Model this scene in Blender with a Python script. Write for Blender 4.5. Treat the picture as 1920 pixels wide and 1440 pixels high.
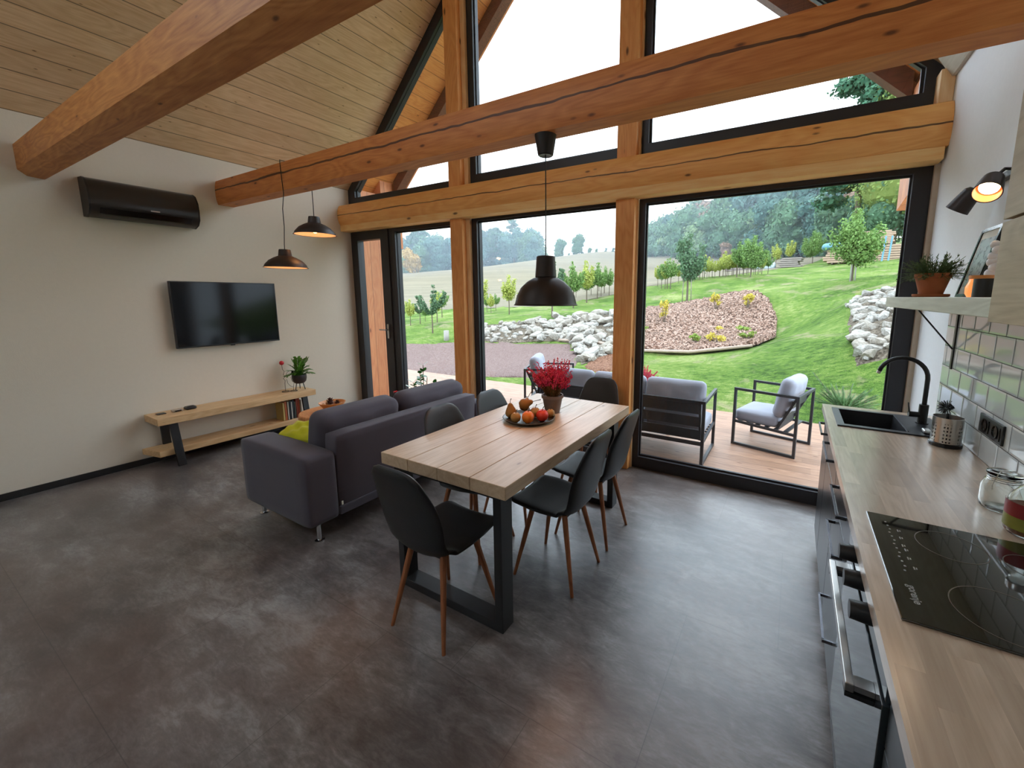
import bpy, bmesh, math, random
import numpy as np
from mathutils import Vector, Matrix, Euler
for _o in list(bpy.data.objects): bpy.data.objects.remove(_o)
C = bpy.context.scene.collection
scn = bpy.context.scene
R = math.radians

# ------------------------------------------------------------ camera
W, H, G = 5.865, 2.906, 0.9515           # room width, wall height, roof pitch
cam = bpy.data.cameras.new('camera'); cam_o = bpy.data.objects.new('camera', cam); C.objects.link(cam_o)
cam.sensor_width = 36; cam.lens = 766.419 / 1920 * 36
cam.shift_x = -92.201 / 1920; cam.shift_y = -51.297 / 1920
cam.clip_start = 0.05; cam.clip_end = 800
_y, _p, _r = R(-29.4946), R(-8.4718), R(0.207)
_f = Vector((math.sin(_y)*math.cos(_p), math.cos(_y)*math.cos(_p), math.sin(_p)))
_rt = Vector((math.cos(_y), -math.sin(_y), 0)); _up = _rt.cross(_f)
_r2 = _rt*math.cos(_r) + _up*math.sin(_r); _u2 = _up*math.cos(_r) - _rt*math.sin(_r)
cam_o.matrix_world = Matrix(((_r2.x, _u2.x, -_f.x, 5.1492), (_r2.y, _u2.y, -_f.y, -3.4677), (_r2.z, _u2.z, -_f.z, 1.5663), (0, 0, 0, 1)))
scn.camera = cam_o

# ------------------------------------------------------------ sky, sun, exposure
world = bpy.data.worlds.new('overcast'); scn.world = world; world.use_nodes = True
_bg = world.node_tree.nodes['Background']; _bg.inputs[0].default_value = (0.725, 0.87, 1.0, 1); _bg.inputs[1].default_value = 2.6
sun = bpy.data.lights.new('sun', 'SUN'); sun.energy = 0.5; sun.angle = R(35); sun.color = (1, .97, .92)
sun_o = bpy.data.objects.new('sun', sun); sun_o.rotation_euler = (R(-12), R(10), 0); C.objects.link(sun_o)
scn.view_settings.view_transform = 'Standard'; scn.view_settings.look = 'None'
scn.view_settings.exposure = 0.95; scn.view_settings.gamma = 1; scn.view_settings.use_curve_mapping = False

# ------------------------------------------------------------ mesh helpers
def lin(c):
    return tuple((v/12.92 if v <= .04045 else ((v+.055)/1.055)**2.4) for v in c)
def rgb(r, g, b): return lin((r/255, g/255, b/255)) + (1,)

class MB:
    def __init__(s): s.v = []; s.f = []
    def add(s, vs, fs):
        n = len(s.v); s.v += [tuple(v) for v in vs]; s.f += [tuple(i+n for i in f) for f in fs]; return s
    def box(s, x0, x1, y0, y1, z0, z1):
        return s.hexa([(x0,y0,z0),(x1,y0,z0),(x1,y1,z0),(x0,y1,z0),(x0,y0,z1),(x1,y0,z1),(x1,y1,z1),(x0,y1,z1)])
    def hexa(s, p):
        return s.add(p, [(0,3,2,1),(4,5,6,7),(0,1,5,4),(1,2,6,5),(2,3,7,6),(3,0,4,7)])
    def bar(s, a, b, w, h=None, up=(0,0,1)):
        a, b = Vector(a), Vector(b); h = h or w; d = (b-a).normalized(); up = Vector(up)
        if abs(d.dot(up)) > .98: up = Vector((0,1,0))
        x = d.cross(up).normalized()*w/2; z = x.normalized().cross(d).normalized()*h/2
        return s.hexa([a-x-z, a+x-z, b+x-z, b-x-z, a-x+z, a+x+z, b+x+z, b-x+z])
    def prism(s, poly, axis, a, b):
        n = len(poly)
        def P(u, v, w): return {'x': (w,u,v), 'y': (u,w,v), 'z': (u,v,w)}[axis]
        vs = [P(u,v,a) for u,v in poly] + [P(u,v,b) for u,v in poly]
        return s.add(vs, [tuple(range(n))[::-1], tuple(range(n,2*n))] + [(i,(i+1)%n,n+(i+1)%n,n+i) for i in range(n)])
    def frame(s, outer, inner, axis, a, b):
        n = len(outer)
        def P(u, v, w): return {'x': (w,u,v), 'y': (u,w,v), 'z': (u,v,w)}[axis]
        vs = [P(u,v,w) for w in (a,b) for L in (outer,inner) for u,v in L]; fs = []
        for i in range(n):
            j = (i+1) % n
            fs += [(i,j,n+j,n+i), (2*n+i,3*n+i,3*n+j,2*n+j), (i,2*n+i,2*n+j,j), (n+i,n+j,3*n+j,3*n+i)]
        return s.add(vs, fs)
    def tube(s, pts, r, seg=8, cap=True):
        pts = [Vector(p) for p in pts]; n = len(pts); rs = r if isinstance(r, (list,tuple)) else [r]*n
        vs = []; prev = None
        for i, p in enumerate(pts):
            d = (pts[min(i+1,n-1)] - pts[max(i-1,0)]).normalized()
            if prev is None:
                a = Vector((0,0,1)) if abs(d.z) < .9 else Vector((1,0,0)); x = d.cross(a).normalized()
            else: x = (prev - d*prev.dot(d)).normalized()
            prev = x; y = d.cross(x)
            vs += [p + (x*math.cos(2*math.pi*k/seg) + y*math.sin(2*math.pi*k/seg))*rs[i] for k in range(seg)]
        fs = [(i*seg+k, i*seg+(k+1)%seg, (i+1)*seg+(k+1)%seg, (i+1)*seg+k) for i in range(n-1) for k in range(seg)]
        if cap: fs += [tuple(range(seg))[::-1], tuple(range((n-1)*seg, n*seg))]
        return s.add(vs, fs)
    def lathe(s, prof, c=(0,0,0), seg=24, sx=1, sy=1, cap=False, ax=None):
        c = Vector(c); n = len(prof); q = Vector((0,0,1)).rotation_difference(Vector(ax)) if ax else None; vs = []
        for r, z in prof:
            for k in range(seg):
                t = 2*math.pi*k/seg; v = Vector((r*math.cos(t)*sx, r*math.sin(t)*sy, z))
                vs.append(c + (q @ v if q else v))
        fs = [(i*seg+k, i*seg+(k+1)%seg, (i+1)*seg+(k+1)%seg, (i+1)*seg+k) for i in range(n-1) for k in range(seg)]
        if cap: fs += [tuple(range(seg))[::-1], tuple(range((n-1)*seg, n*seg))]
        return s.add(vs, fs)
    def ball(s, c, r, seg=12, sx=1, sy=1, sz=1):
        return s.lathe([(max(1e-4, r*math.sin(math.pi*i/8)), -r*sz*math.cos(math.pi*i/8)) for i in range(9)], c, seg, sx, sy)
    def rbox(s, c, d, r, n=8, puff=0, ax=2, noise=0, seed=0):
        # soft rounded box centred c, size d, corner radius r; puff bulges the two faces across axis ax
        rnd = random.Random(seed); ph = [rnd.uniform(0,6) for _ in range(6)]
        idx = {}; vs = []; fs = []
        def V(i,j,k):
            if (i,j,k) in idx: return idx[(i,j,k)]
            p = [2*t/n-1 for t in (i,j,k)]
            q = [p[a]*d[a]/2 for a in range(3)]; inn = [max(-(d[a]/2-r), min(d[a]/2-r, q[a])) for a in range(3)]
            df = Vector([q[a]-inn[a] for a in range(3)])
            if df.length > 1e-9: df = df.normalized()*r
            o = [inn[a]+df[a] for a in range(3)]
            b, e = [a for a in range(3) if a != ax]
            w = max(0,1-p[b]**2)**.6 * max(0,1-p[e]**2)**.6
            o[ax] += puff*w*(1 if p[ax] > 0 else -1)*abs(p[ax])
            if noise:
                o[ax] += noise*w*math.sin(7*p[b]+ph[0]+2*p[e])*math.cos(6*p[e]+ph[1]+p[b])
            idx[(i,j,k)] = len(vs); vs.append((c[0]+o[0], c[1]+o[1], c[2]+o[2])); return idx[(i,j,k)]
        for a in range(n):
            for b in range(n):
                fs += [(V(a,b,0),V(a,b+1,0),V(a+1,b+1,0),V(a+1,b,0)), (V(a,b,n),V(a+1,b,n),V(a+1,b+1,n),V(a,b+1,n)),
                       (V(a,0,b),V(a+1,0,b),V(a+1,0,b+1),V(a,0,b+1)), (V(a,n,b),V(a,n,b+1),V(a+1,n,b+1),V(a+1,n,b)),
                       (V(0,a,b),V(0,a,b+1),V(0,a+1,b+1),V(0,a+1,b)), (V(n,a,b),V(n,a+1,b),V(n,a+1,b+1),V(n,a,b+1))]
        return s.add(vs, fs)
    def xf(s, M, i0=0):
        s.v[i0:] = [tuple(M @ Vector(v)) for v in s.v[i0:]]; return s
    def build(s, name, m, parent=None, smooth=False, bevel=0, seg=2):
        off = parent_loc(parent)
        me = bpy.data.meshes.new(name)
        me.from_pydata([(v[0]-off[0], v[1]-off[1], v[2]-off[2]) for v in s.v], [], s.f)
        bm = bmesh.new(); bm.from_mesh(me); bmesh.ops.recalc_face_normals(bm, faces=bm.faces); bm.to_mesh(me); bm.free()
        ms = m if isinstance(m, (list,tuple)) else [m]
        for k in ms: me.materials.append(k)
        if smooth: me.polygons.foreach_set('use_smooth', [True]*len(me.polygons))
        o = bpy.data.objects.new(name, me); C.objects.link(o)
        if parent: o.parent = parent
        if smooth == 'auto': me.set_sharp_from_angle(angle=R(35))
        if bevel:
            b = o.modifiers.new('bevel', 'BEVEL'); b.width = bevel; b.segments = seg; b.limit_method = 'ANGLE'; b.angle_limit = R(40)
        return o

def parent_loc(p):
    off = Vector((0,0,0))
    while p is not None: off += Vector(p.location); p = p.parent
    return off
def tag(o, label=None, cat=None, group=None, kind=None):
    if label: o['label'] = label
    if cat: o['category'] = cat
    if group: o['group'] = group
    if kind: o['kind'] = kind
    return o
def thing(name, label, cat, loc=(0,0,0), rz=0, group=None):
    o = bpy.data.objects.new(name, None); C.objects.link(o); o.location = loc; o.rotation_euler = (0,0,rz); o.empty_display_size = .1
    return tag(o, label, cat, group)
def struct(o): o['kind'] = 'structure'; return o
def dup(root, loc=None, rz=None, label=None, group=None, scale=None):
    r = root.copy(); C.objects.link(r)
    if loc is not None: r.location = loc
    if rz is not None: r.rotation_euler = (0,0,rz)
    if scale is not None: r.scale = (scale,)*3 if not isinstance(scale, (tuple,list)) else scale
    if label: r['label'] = label
    if group: r['group'] = group
    for ch in list(root.children):
        c = ch.copy(); C.objects.link(c); c.parent = r
        for g in list(ch.children):
            d = g.copy(); C.objects.link(d); d.parent = c
    return r

# ------------------------------------------------------------ material helpers
class NT:
    def __init__(s, name):
        s.m = bpy.data.materials.new(name); s.m.use_nodes = True; s.t = s.m.node_tree; s.b = s.t.nodes['Principled BSDF']
        s.out = s.t.nodes['Material Output']
    def n(s, typ, **kw):
        nd = s.t.nodes.new(typ)
        for k, v in kw.items():
            if k.startswith('i_'): nd.inputs[k[2:]].default_value = v
            else: setattr(nd, k, v)
        return nd
    def l(s, a, b): s.t.links.new(a, b)
    def math(s, op, a, b=None, c=None):
        nd = s.n('ShaderNodeMath', operation=op)
        for i, v in enumerate((a, b, c)):
            if v is None: continue
            if isinstance(v, (int,float)): nd.inputs[i].default_value = v
            else: s.l(v, nd.inputs[i])
        return nd.outputs[0]
    def mix(s, f, a, b, blend='MIX'):
        nd = s.n('ShaderNodeMix', data_type='RGBA', blend_type=blend)
        for i, v in ((0,f),(6,a),(7,b)):
            if isinstance(v, (int,float)): nd.inputs[i].default_value = v
            elif isinstance(v, (tuple,list)): nd.inputs[i].default_value = v
            else: s.l(v, nd.inputs[i])
        return nd.outputs[2]
    def ramp(s, f, stops, interp='LINEAR'):
        nd = s.n('ShaderNodeValToRGB'); cr = nd.color_ramp; cr.interpolation = interp
        while len(cr.elements) < len(stops): cr.elements.new(.5)
        for e, (p, c) in zip(cr.elements, stops): e.position = p; e.color = c if isinstance(c, (tuple,list)) else (c,c,c,1)
        s.l(f, nd.inputs[0]); return nd.outputs[0]
    def obj(s, scale=(1,1,1)):
        tc = s.n('ShaderNodeTexCoord'); mp = s.n('ShaderNodeMapping'); mp.inputs['Scale'].default_value = scale
        s.l(tc.outputs['Object'], mp.inputs[0]); return mp.outputs[0]
    def noise(s, vec, scale, detail=4, rough=.55, dist=0):
        nd = s.n('ShaderNodeTexNoise'); nd.inputs['Scale'].default_value = scale; nd.inputs['Detail'].default_value = detail
        nd.inputs['Roughness'].default_value = rough; nd.inputs['Distortion'].default_value = dist; s.l(vec, nd.inputs['Vector']); return nd.outputs['Fac']
    def bump(s, h, strength=.3, dist=.01):
        nd = s.n('ShaderNodeBump'); nd.inputs['Strength'].default_value = strength; nd.inputs['Distance'].default_value = dist
        s.l(h, nd.inputs['Height']); s.l(nd.outputs[0], s.b.inputs['Normal'])
    def col(s, c):
        if isinstance(c, (tuple,list)): s.b.inputs['Base Color'].default_value = c
        else: s.l(c, s.b.inputs['Base Color'])
    def set(s, **kw):
        for k, v in kw.items(): s.b.inputs[k.replace('_', ' ')].default_value = v
        return s

def plain(name, c, rough=.5, metal=0, bump=0, bs=60, var=.12, spec=.5, sheen=0):
    t = NT(name); v = t.obj(); n = t.noise(v, bs*.3, 3)
    d = tuple(x*(1-var) for x in c[:3])+(1,); e = tuple(min(1,x*(1+var)) for x in c[:3])+(1,)
    t.col(t.mix(n, d, e)); t.set(Roughness=rough, Metallic=metal); t.b.inputs['Specular IOR Level'].default_value = spec
    if sheen: t.b.inputs['Sheen Weight'].default_value = sheen
    if bump: t.bump(t.noise(v, bs, 4), bump, .004)
    return t.m

def wood(name, light, dark, axis='x', ring=1.0, plank=None, plank_ax='y', groove=.0, knots=1.0, crack=None, rough=.55, knotc=None, vary=.15, endj=None, kscale=1.0, bump=.15, rc=.45):
    t = NT(name); tc = t.n('ShaderNodeTexCoord'); sep = t.n('ShaderNodeSeparateXYZ'); t.l(tc.outputs['Object'], sep.inputs[0])
    comp = dict(zip('xyz', sep.outputs)); L = comp[axis]; A, B = [comp[a] for a in 'xyz' if a != axis]
    off = 0; tint = None
    if plank:
        pi = t.math('FLOOR', t.math('DIVIDE', comp[plank_ax], plank))
        if endj:
            wn0 = t.n('ShaderNodeTexWhiteNoise', noise_dimensions='1D'); t.l(pi, wn0.inputs['W'])
            pj = t.math('FLOOR', t.math('DIVIDE', t.math('ADD', L, t.math('MULTIPLY', wn0.outputs[0], endj)), endj))
            pid = t.math('ADD', pi, t.math('MULTIPLY', pj, 17.3))
        else: pid = pi
        wn = t.n('ShaderNodeTexWhiteNoise', noise_dimensions='1D'); t.l(pid, wn.inputs['W']); tint = wn.outputs[0]
        off = t.math('MULTIPLY', wn.outputs[0], 23.7)
    def cmb(sl, sa, o=0):
        c = t.n('ShaderNodeCombineXYZ'); l2 = t.math('MULTIPLY', L, sl)
        if o or plank: l2 = t.math('ADD', l2, off if not isinstance(off, int) else o)
        t.l(l2, c.inputs[0]); t.l(t.math('MULTIPLY', A, sa), c.inputs[1]); t.l(t.math('MULTIPLY', B, sa), c.inputs[2]); return c.outputs[0]
    big = t.noise(cmb(1.1*ring, 6*ring), 1, 2, .5, .4)
    rings = t.math('FRACT', t.math('MULTIPLY', big, 11))
    rings = t.math('ABSOLUTE', t.math('SUBTRACT', rings, .5))
    fine = t.noise(cmb(6, 90), 1, 4, .6)
    g = t.math('ADD', t.math('MULTIPLY', rings, rc), t.math('MULTIPLY', fine, .7))
    col = t.ramp(g, [(.2, dark), (.2+.35+rc*.35, light)])
    if tint is not None:
        col = t.mix(t.math('MULTIPLY', tint, vary*2), col, tuple(x*.55 for x in dark[:3])+(1,))
    if knots:
        vo = t.n('ShaderNodeTexVoronoi', feature='F1'); vo.inputs['Scale'].default_value = 1; vo.inputs['Randomness'].default_value = 1
        t.l(cmb(2.6*kscale, 7*kscale), vo.inputs['Vector'])
        km = t.ramp(vo.outputs['Distance'], [(.05*knots, 1.0), (.11*knots, 0.0)])
        halo = t.ramp(vo.outputs['Distance'], [(.08*knots, .45), (.26*knots, 0.0)])
        kc = knotc or rgb(88, 44, 18)
        col = t.mix(halo, col, dark); col = t.mix(t.math('MULTIPLY', km, .85), col, kc)
    if plank and groove:
        fr = t.math('FRACT', t.math('DIVIDE', comp[plank_ax], plank))
        e = t.math('LESS_THAN', fr, groove/plank)
        col = t.mix(t.math('MULTIPLY', e, .75), col, tuple(x*.12 for x in dark[:3])+(1,))
    if crack:
        cax, cz, cw = crack
        c1 = t.noise(cmb(2.2, .01), 1, 3, .6); c2 = t.noise(cmb(.9, .01), 1.7, 1, .5)
        z = t.math('ADD', comp[cax], t.math('MULTIPLY', t.math('SUBTRACT', c1, .5), .05))
        dd = t.math('ABSOLUTE', t.math('SUBTRACT', z, cz))
        m = t.math('LESS_THAN', dd, t.math('MULTIPLY', c2, cw*2))
        col = t.mix(t.math('MULTIPLY', m, .85), col, rgb(40, 18, 8))
    t.col(col); t.set(Roughness=rough); t.bump(g, bump, .002); return t.m

def fabric(name, c, scale=500, rough=.9, var=.25):
    t = NT(name); v = t.obj(); n = t.noise(v, scale, 2); n2 = t.noise(v, 6, 3)
    f = t.math('ADD', t.math('MULTIPLY', n, .7), t.math('MULTIPLY', n2, .3))
    t.col(t.mix(f, tuple(x*(1-var) for x in c[:3])+(1,), tuple(min(1, x*(1+var)) for x in c[:3])+(1,)))
    t.set(Roughness=rough); t.b.inputs['Sheen Weight'].default_value = .15; t.bump(n, .3, .002); return t.m

def glassmat(name, tint=(1,1,1,1), rough=0.0, refl=.07):
    # thin pane: mostly clear, fresnel reflection
    t = NT(name); tr = t.n('ShaderNodeBsdfTransparent'); tr.inputs[0].default_value = tint
    gl = t.n('ShaderNodeBsdfGlossy'); gl.inputs['Roughness'].default_value = rough
    ge = t.n('ShaderNodeNewGeometry'); dp = t.n('ShaderNodeVectorMath', operation='DOT_PRODUCT'); t.l(ge.outputs['Incoming'], dp.inputs[0]); t.l(ge.outputs['Normal'], dp.inputs[1])
    q = t.math('POWER', t.math('SUBTRACT', 1, t.math('ABSOLUTE', dp.outputs['Value'])), 5)
    q = t.math('ADD', .03, t.math('MULTIPLY', q, .9))
    mx = t.n('ShaderNodeMixShader'); t.l(q, mx.inputs[0]); t.l(tr.outputs[0], mx.inputs[1]); t.l(gl.outputs[0], mx.inputs[2])
    t.l(mx.outputs[0], t.out.inputs[0]); t.t.nodes.remove(t.b); return t.m

def emis(name, c, s):
    t = NT(name); t.b.inputs['Base Color'].default_value = c; t.b.inputs['Emission Color'].default_value = c; t.b.inputs['Emission Strength'].default_value = s; return t.m

def leafmat(name, c1, c2, rough=.5, trans=.25, scale=3):
    t = NT(name); v = t.obj(); n = t.noise(v, scale, 3)
    g = t.n('ShaderNodeNewGeometry'); f = t.math('ADD', t.math('MULTIPLY', g.outputs['Random Per Island'], .6), t.math('MULTIPLY', n, .5))
    c = t.mix(f, c1, c2); t.col(c); t.set(Roughness=rough)
    if trans:
        tl = t.n('ShaderNodeBsdfTranslucent'); t.l(c, tl.inputs[0]); mx = t.n('ShaderNodeMixShader'); mx.inputs[0].default_value = trans
        t.l(t.b.outputs[0], mx.inputs[1]); t.l(tl.outputs[0], mx.inputs[2]); t.l(mx.outputs[0], t.out.inputs[0])
    return t.m

M = {}
M['wall_l'] = plain('plaster_lamp_warmth', rgb(224, 212, 194), .85, bump=.15, bs=120, var=.03)  # same plaster as the right wall, with the lamps' warm light put into its colour
M['wall'] = plain('painted_plaster', rgb(238, 240, 242), .85, bump=.15, bs=120, var=.03)
_bl, _bd = rgb(226, 164, 102), rgb(196, 124, 66)
M['beam'] = wood('beam_timber', rgb(224, 146, 76), rgb(190, 106, 46), 'x', crack=('z', 2.60, .007), ring=.8, kscale=1.5, knots=1.1)
M['beam_near'] = wood('near_beam_timber', rgb(214, 146, 80), rgb(172, 100, 44), 'x', ring=1.1, knots=.6)
M['header'] = wood('header_timber', rgb(255, 198, 118), rgb(238, 160, 84), 'x', crack=('z', 2.565, .0045), ring=.7, kscale=1.4)
M['header_low'] = wood('header_board', rgb(255, 216, 146), rgb(244, 184, 112), 'x', ring=.6)
M['post'] = wood('post_timber', rgb(248, 184, 112), rgb(228, 148, 78), 'z', ring=.9)
M['post_light'] = wood('jamb_timber', rgb(248, 212, 160), rgb(230, 180, 124), 'z', ring=.6)
M['ceil'] = wood('ceiling_boards', rgb(244, 212, 172), rgb(218, 178, 132), 'y', plank=.112, plank_ax='x', groove=.005, knots=.85, kscale=2.6, vary=.12, knotc=rgb(96, 60, 36), rough=.6)
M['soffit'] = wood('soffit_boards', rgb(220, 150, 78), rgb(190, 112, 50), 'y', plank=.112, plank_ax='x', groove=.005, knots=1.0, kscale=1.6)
M['clad'] = wood('cladding_boards', rgb(214, 146, 96), rgb(184, 106, 62), 'z', plank=.14, plank_ax='y', groove=.005)
M['rafter'] = wood('weathered_rafter', rgb(110, 62, 42), rgb(70, 38, 28), 'x')
M['table'] = wood('table_planks', rgb(204, 178, 148), rgb(178, 146, 114), 'y', ring=.7, knots=.7, rough=.42, vary=.08)
M['table_end'] = M['table']
M['bench'] = wood('bench_planks', rgb(226, 190, 142), rgb(198, 152, 104), 'y', ring=.8, knots=.8, rough=.45)
M['stump'] = wood('stump_wood', rgb(222, 160, 104), rgb(186, 112, 60), 'z', ring=1.2, knots=.6, rough=.5)
M['chairleg'] = wood('chair_leg_wood', rgb(168, 104, 66), rgb(136, 78, 46), 'z', knots=0, ring=1)
M['counter'] = wood('worktop_oak', rgb(226, 202, 178), rgb(194, 166, 140), 'y', plank=.045, plank_ax='x', groove=0, knots=0, ring=1.2, rough=.28, vary=.22, endj=.42)
_b = M['counter'].node_tree.nodes['Principled BSDF']; _b.inputs['Coat Weight'].default_value = 1; _b.inputs['Coat Roughness'].default_value = .22
_b = M['table'].node_tree.nodes['Principled BSDF']; _b.inputs['Coat Weight'].default_value = .2; _b.inputs['Coat Roughness'].default_value = .35
M['counter_edge'] = wood('worktop_edge', rgb(196, 162, 128), rgb(166, 128, 96), 'y', knots=0, rough=.4)
M['cupboard'] = wood('wall_cupboard_oak', rgb(196, 178, 148), rgb(166, 146, 116), 'y', ring=1.5, knots=0, rough=.5)
M['shelfw'] = wood('shelf_wood', rgb(214, 216, 198), rgb(190, 190, 170), 'y', knots=0, rough=.6)
M['deck'] = wood('larch_deck', rgb(178, 140, 114), rgb(140, 102, 78), 'x', plank=.14, plank_ax='y', groove=.006, knots=.8, rough=.5, vary=.2, endj=2.2)
M['black'] = plain('black_metal', rgb(34, 34, 36), .45, 0, var=.05)
M['frame'] = plain('anthracite_window_frame', rgb(44, 44, 48), .4, 0, var=.04)
M['frame'].node_tree.nodes['Principled BSDF'].inputs['Specular IOR Level'].default_value = .4
M['shade'] = plain('dark_lampshade', rgb(52, 44, 42), .45, .2, var=.05)
M['shade_in'] = plain('lampshade_inside', rgb(225, 205, 185), .5, var=.02)
M['cord'] = plain('cord', rgb(30, 26, 26), .6)
M['leather'] = plain('black_leatherette', rgb(30, 31, 34), .42, bump=.25, bs=260, var=.1)
M['sofa'] = fabric('charcoal_weave', rgb(74, 68, 78), 700)
M['yellow'] = fabric('yellow_fabric', rgb(196, 190, 20), 400)
M['chrome'] = plain('chrome', rgb(210, 210, 212), .12, 1, var=.02)
M['steel'] = plain('brushed_steel', rgb(190, 188, 184), .28, 1, var=.05)
M['glass'] = glassmat('window_glass')
M['acbody'] = plain('black_plastic', rgb(44, 38, 36), .28, 0, var=.04)
M['blackgloss'] = plain('black_gloss', rgb(12, 12, 13), .08, 0, var=.02)
M['hobglass'] = plain('hob_glass', rgb(14, 11, 9), .04, 0, var=.02, spec=1.0); M['hobglass'].node_tree.nodes['Principled BSDF'].inputs['Coat Weight'].default_value = 1; M['hobglass'].node_tree.nodes['Principled BSDF'].inputs['Coat IOR'].default_value = 1.45
M['darkpl'] = plain('dark_plastic', rgb(26, 26, 28), .4)
M['terracotta'] = plain('terracotta', rgb(172, 98, 58), .8, bump=.2, bs=80, var=.2)
M['greyfab'] = fabric('grey_outdoor_fabric', rgb(150, 154, 166), 500, var=.12)
M['cabinet'] = plain('dark_lacquer_front', rgb(50, 54, 58), .28, 0, var=.04)
M['greenleaf'] = leafmat('green_leaf', rgb(40, 96, 26), rgb(110, 160, 50), .4, .2, 20)
M['rubber'] = leafmat('glossy_leaf', rgb(22, 70, 26), rgb(66, 124, 50), .25, .1, 20)
M['herb'] = leafmat('herb_leaf', rgb(64, 84, 52), rgb(110, 132, 82), .6, .2, 20)
M['heather'] = leafmat('heather_flower', rgb(206, 20, 84), rgb(240, 96, 140), .7, .4, 30)
M['heath_stem'] = leafmat('heather_stem', rgb(88, 96, 44), rgb(150, 90, 60), .7, .2, 30)
M['stem'] = plain('stem_green', rgb(70, 96, 44), .6)
M['red'] = plain('red_petal', rgb(190, 22, 30), .5)
M['bark'] = plain('bark', rgb(96, 84, 70), .9, bump=.4, bs=30, var=.3)
M['paper'] = plain('paper', rgb(225, 220, 205), .8)
M['darkpot'] = plain('dark_pot', rgb(44, 36, 38), .4)
M['greypot'] = plain('grey_clay_pot', rgb(118, 98, 88), .7, bump=.15, bs=60, var=.15)
M['plate'] = plain('dark_stoneware', rgb(66, 58, 44), .3)
M['soil'] = plain('soil', rgb(52, 38, 28), .95, bump=.5, bs=80)

# ------------------------------------------------------------ room shell
def floor_mat():
    t = NT('stone_vinyl'); v = t.obj((1, 2.2, 1)); a = t.noise(v, 1.1, 6, .6, .3); b = t.noise(v, 6, 8, .7, .6)
    c = t.noise(t.obj((1, 3.5, 1)), 26, 6, .7, .4)
    f = t.math('ADD', t.math('MULTIPLY', a, .45), t.math('ADD', t.math('MULTIPLY', b, .38), t.math('MULTIPLY', c, .17)))
    col = t.ramp(f, [(.36, rgb(48, 43, 44)), (.45, rgb(84, 78, 77)), (.52, rgb(112, 107, 105)), (.62, rgb(156, 153, 152))])
    w = t.noise(t.obj((1, 1, 1)), .8, 2); col = t.mix(t.ramp(w, [(.42, .0), (.68, .45)]), col, rgb(106, 84, 74))
    sep = t.n('ShaderNodeSeparateXYZ'); tc = t.n('ShaderNodeTexCoord'); t.l(tc.outputs['Object'], sep.inputs[0])
    row = t.math('DIVIDE', t.math('ADD', sep.outputs[1], 20-.02), .8); fy = t.math('FRACT', row); ri = t.math('FLOOR', row)
    fx = t.math('FRACT', t.math('ADD', t.math('DIVIDE', sep.outputs[0], .8), t.math('MULTIPLY', ri, .5)))
    e = t.math('MAXIMUM', t.math('LESS_THAN', fy, .004), t.math('LESS_THAN', fx, .004))
    col = t.mix(t.math('MULTIPLY', e, .5), col, rgb(50, 46, 44))
    t.col(col); t.l(t.ramp(b, [(.3, .3), (.7, .48)]), t.b.inputs['Roughness']); t.set(Coat_Weight=.55, Coat_Roughness=.33); t.bump(t.math('ADD', b, t.math('MULTIPLY', e, -2)), .12, .003)
    return t.m
BACK = -6.2
struct(MB().box(-.3, W+.3, BACK-.2, .07, -.2, 0).build('floor', floor_mat()))
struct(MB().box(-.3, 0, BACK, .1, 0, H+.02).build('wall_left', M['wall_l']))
struct(MB().box(W, W+.3, BACK, .1, 0, H+.02).build('wall_right', M['wall']))
struct(MB().prism([(-.3, 0), (W+.3, 0), (W+.3, H-.3), (W/2, H+G*W/2+.1), (-.3, H-.3)], 'y', BACK-.2, BACK).build('wall_back', M['wall']))
RZ = H + G*W/2
th = .22
# boarded ceiling on both slopes, each with a roof window added behind the camera for fill light
FILL_SKYLIGHTS = [(.7, 2.4, -5.9, -3.85), (4.1, 4.9, -5.9, -4.6)]
c1 = MB()
def slope(f, xs, y0, y1):
    x0, x1 = xs; c1.hexa([(x0,y0,f(x0)),(x1,y0,f(x1)),(x1,y1,f(x1)),(x0,y1,f(x0)),(x0,y0,f(x0)+th+.02),(x1,y0,f(x1)+th+.02),(x1,y1,f(x1)+th+.02),(x0,y1,f(x0)+th+.02)])
for f, (xa, xb), (s0, s1, t0, t1) in ((lambda x: H+G*x, (-.02, W/2), FILL_SKYLIGHTS[0]), (lambda x: H+G*(W-x), (W/2, W+.02), FILL_SKYLIGHTS[1])):
    slope(f, (xa, xb), t1, .03); slope(f, (xa, xb), BACK-.2, t0); slope(f, (xa, s0), t0, t1); slope(f, (s1, xb), t0, t1)
struct(c1.build('ceiling', M['ceil']))
for i_, (f, (s0, s1, t0, t1)) in enumerate(((lambda x: H+G*x, FILL_SKYLIGHTS[0]), (lambda x: H+G*(W-x), FILL_SKYLIGHTS[1]))):
    m = MB(); b_ = .07
    def pl_(x0, x1, y0, y1, d0, d1): m.hexa([(x0,y0,f(x0)+d0),(x1,y0,f(x1)+d0),(x1,y1,f(x1)+d0),(x0,y1,f(x0)+d0),(x0,y0,f(x0)+d1),(x1,y0,f(x1)+d1),(x1,y1,f(x1)+d1),(x0,y1,f(x0)+d1)])
    pl_(s0, s1, t0, t0+b_, .02, .3); pl_(s0, s1, t1-b_, t1, .02, .3); pl_(s0, s0+b_, t0+b_, t1-b_, .02, .3); pl_(s1-b_, s1, t0+b_, t1-b_, .02, .3)
    wf = struct(m.build('window_%d' % (7+i_), M['post_light'])); m = MB(); pl_(s0+b_, s1-b_, t0+b_, t1-b_, .2, .205); m.build('pane', M['glass'], wf)  # added, unseen roof windows that let daylight onto the near beam faces
struct(MB().box(0, .012, BACK, -.02, 0, .055).build('baseboard_left', M['black']))
M['trimw'] = wood('pale_trim', rgb(206, 200, 184), rgb(186, 176, 156), 'y', knots=0)
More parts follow.
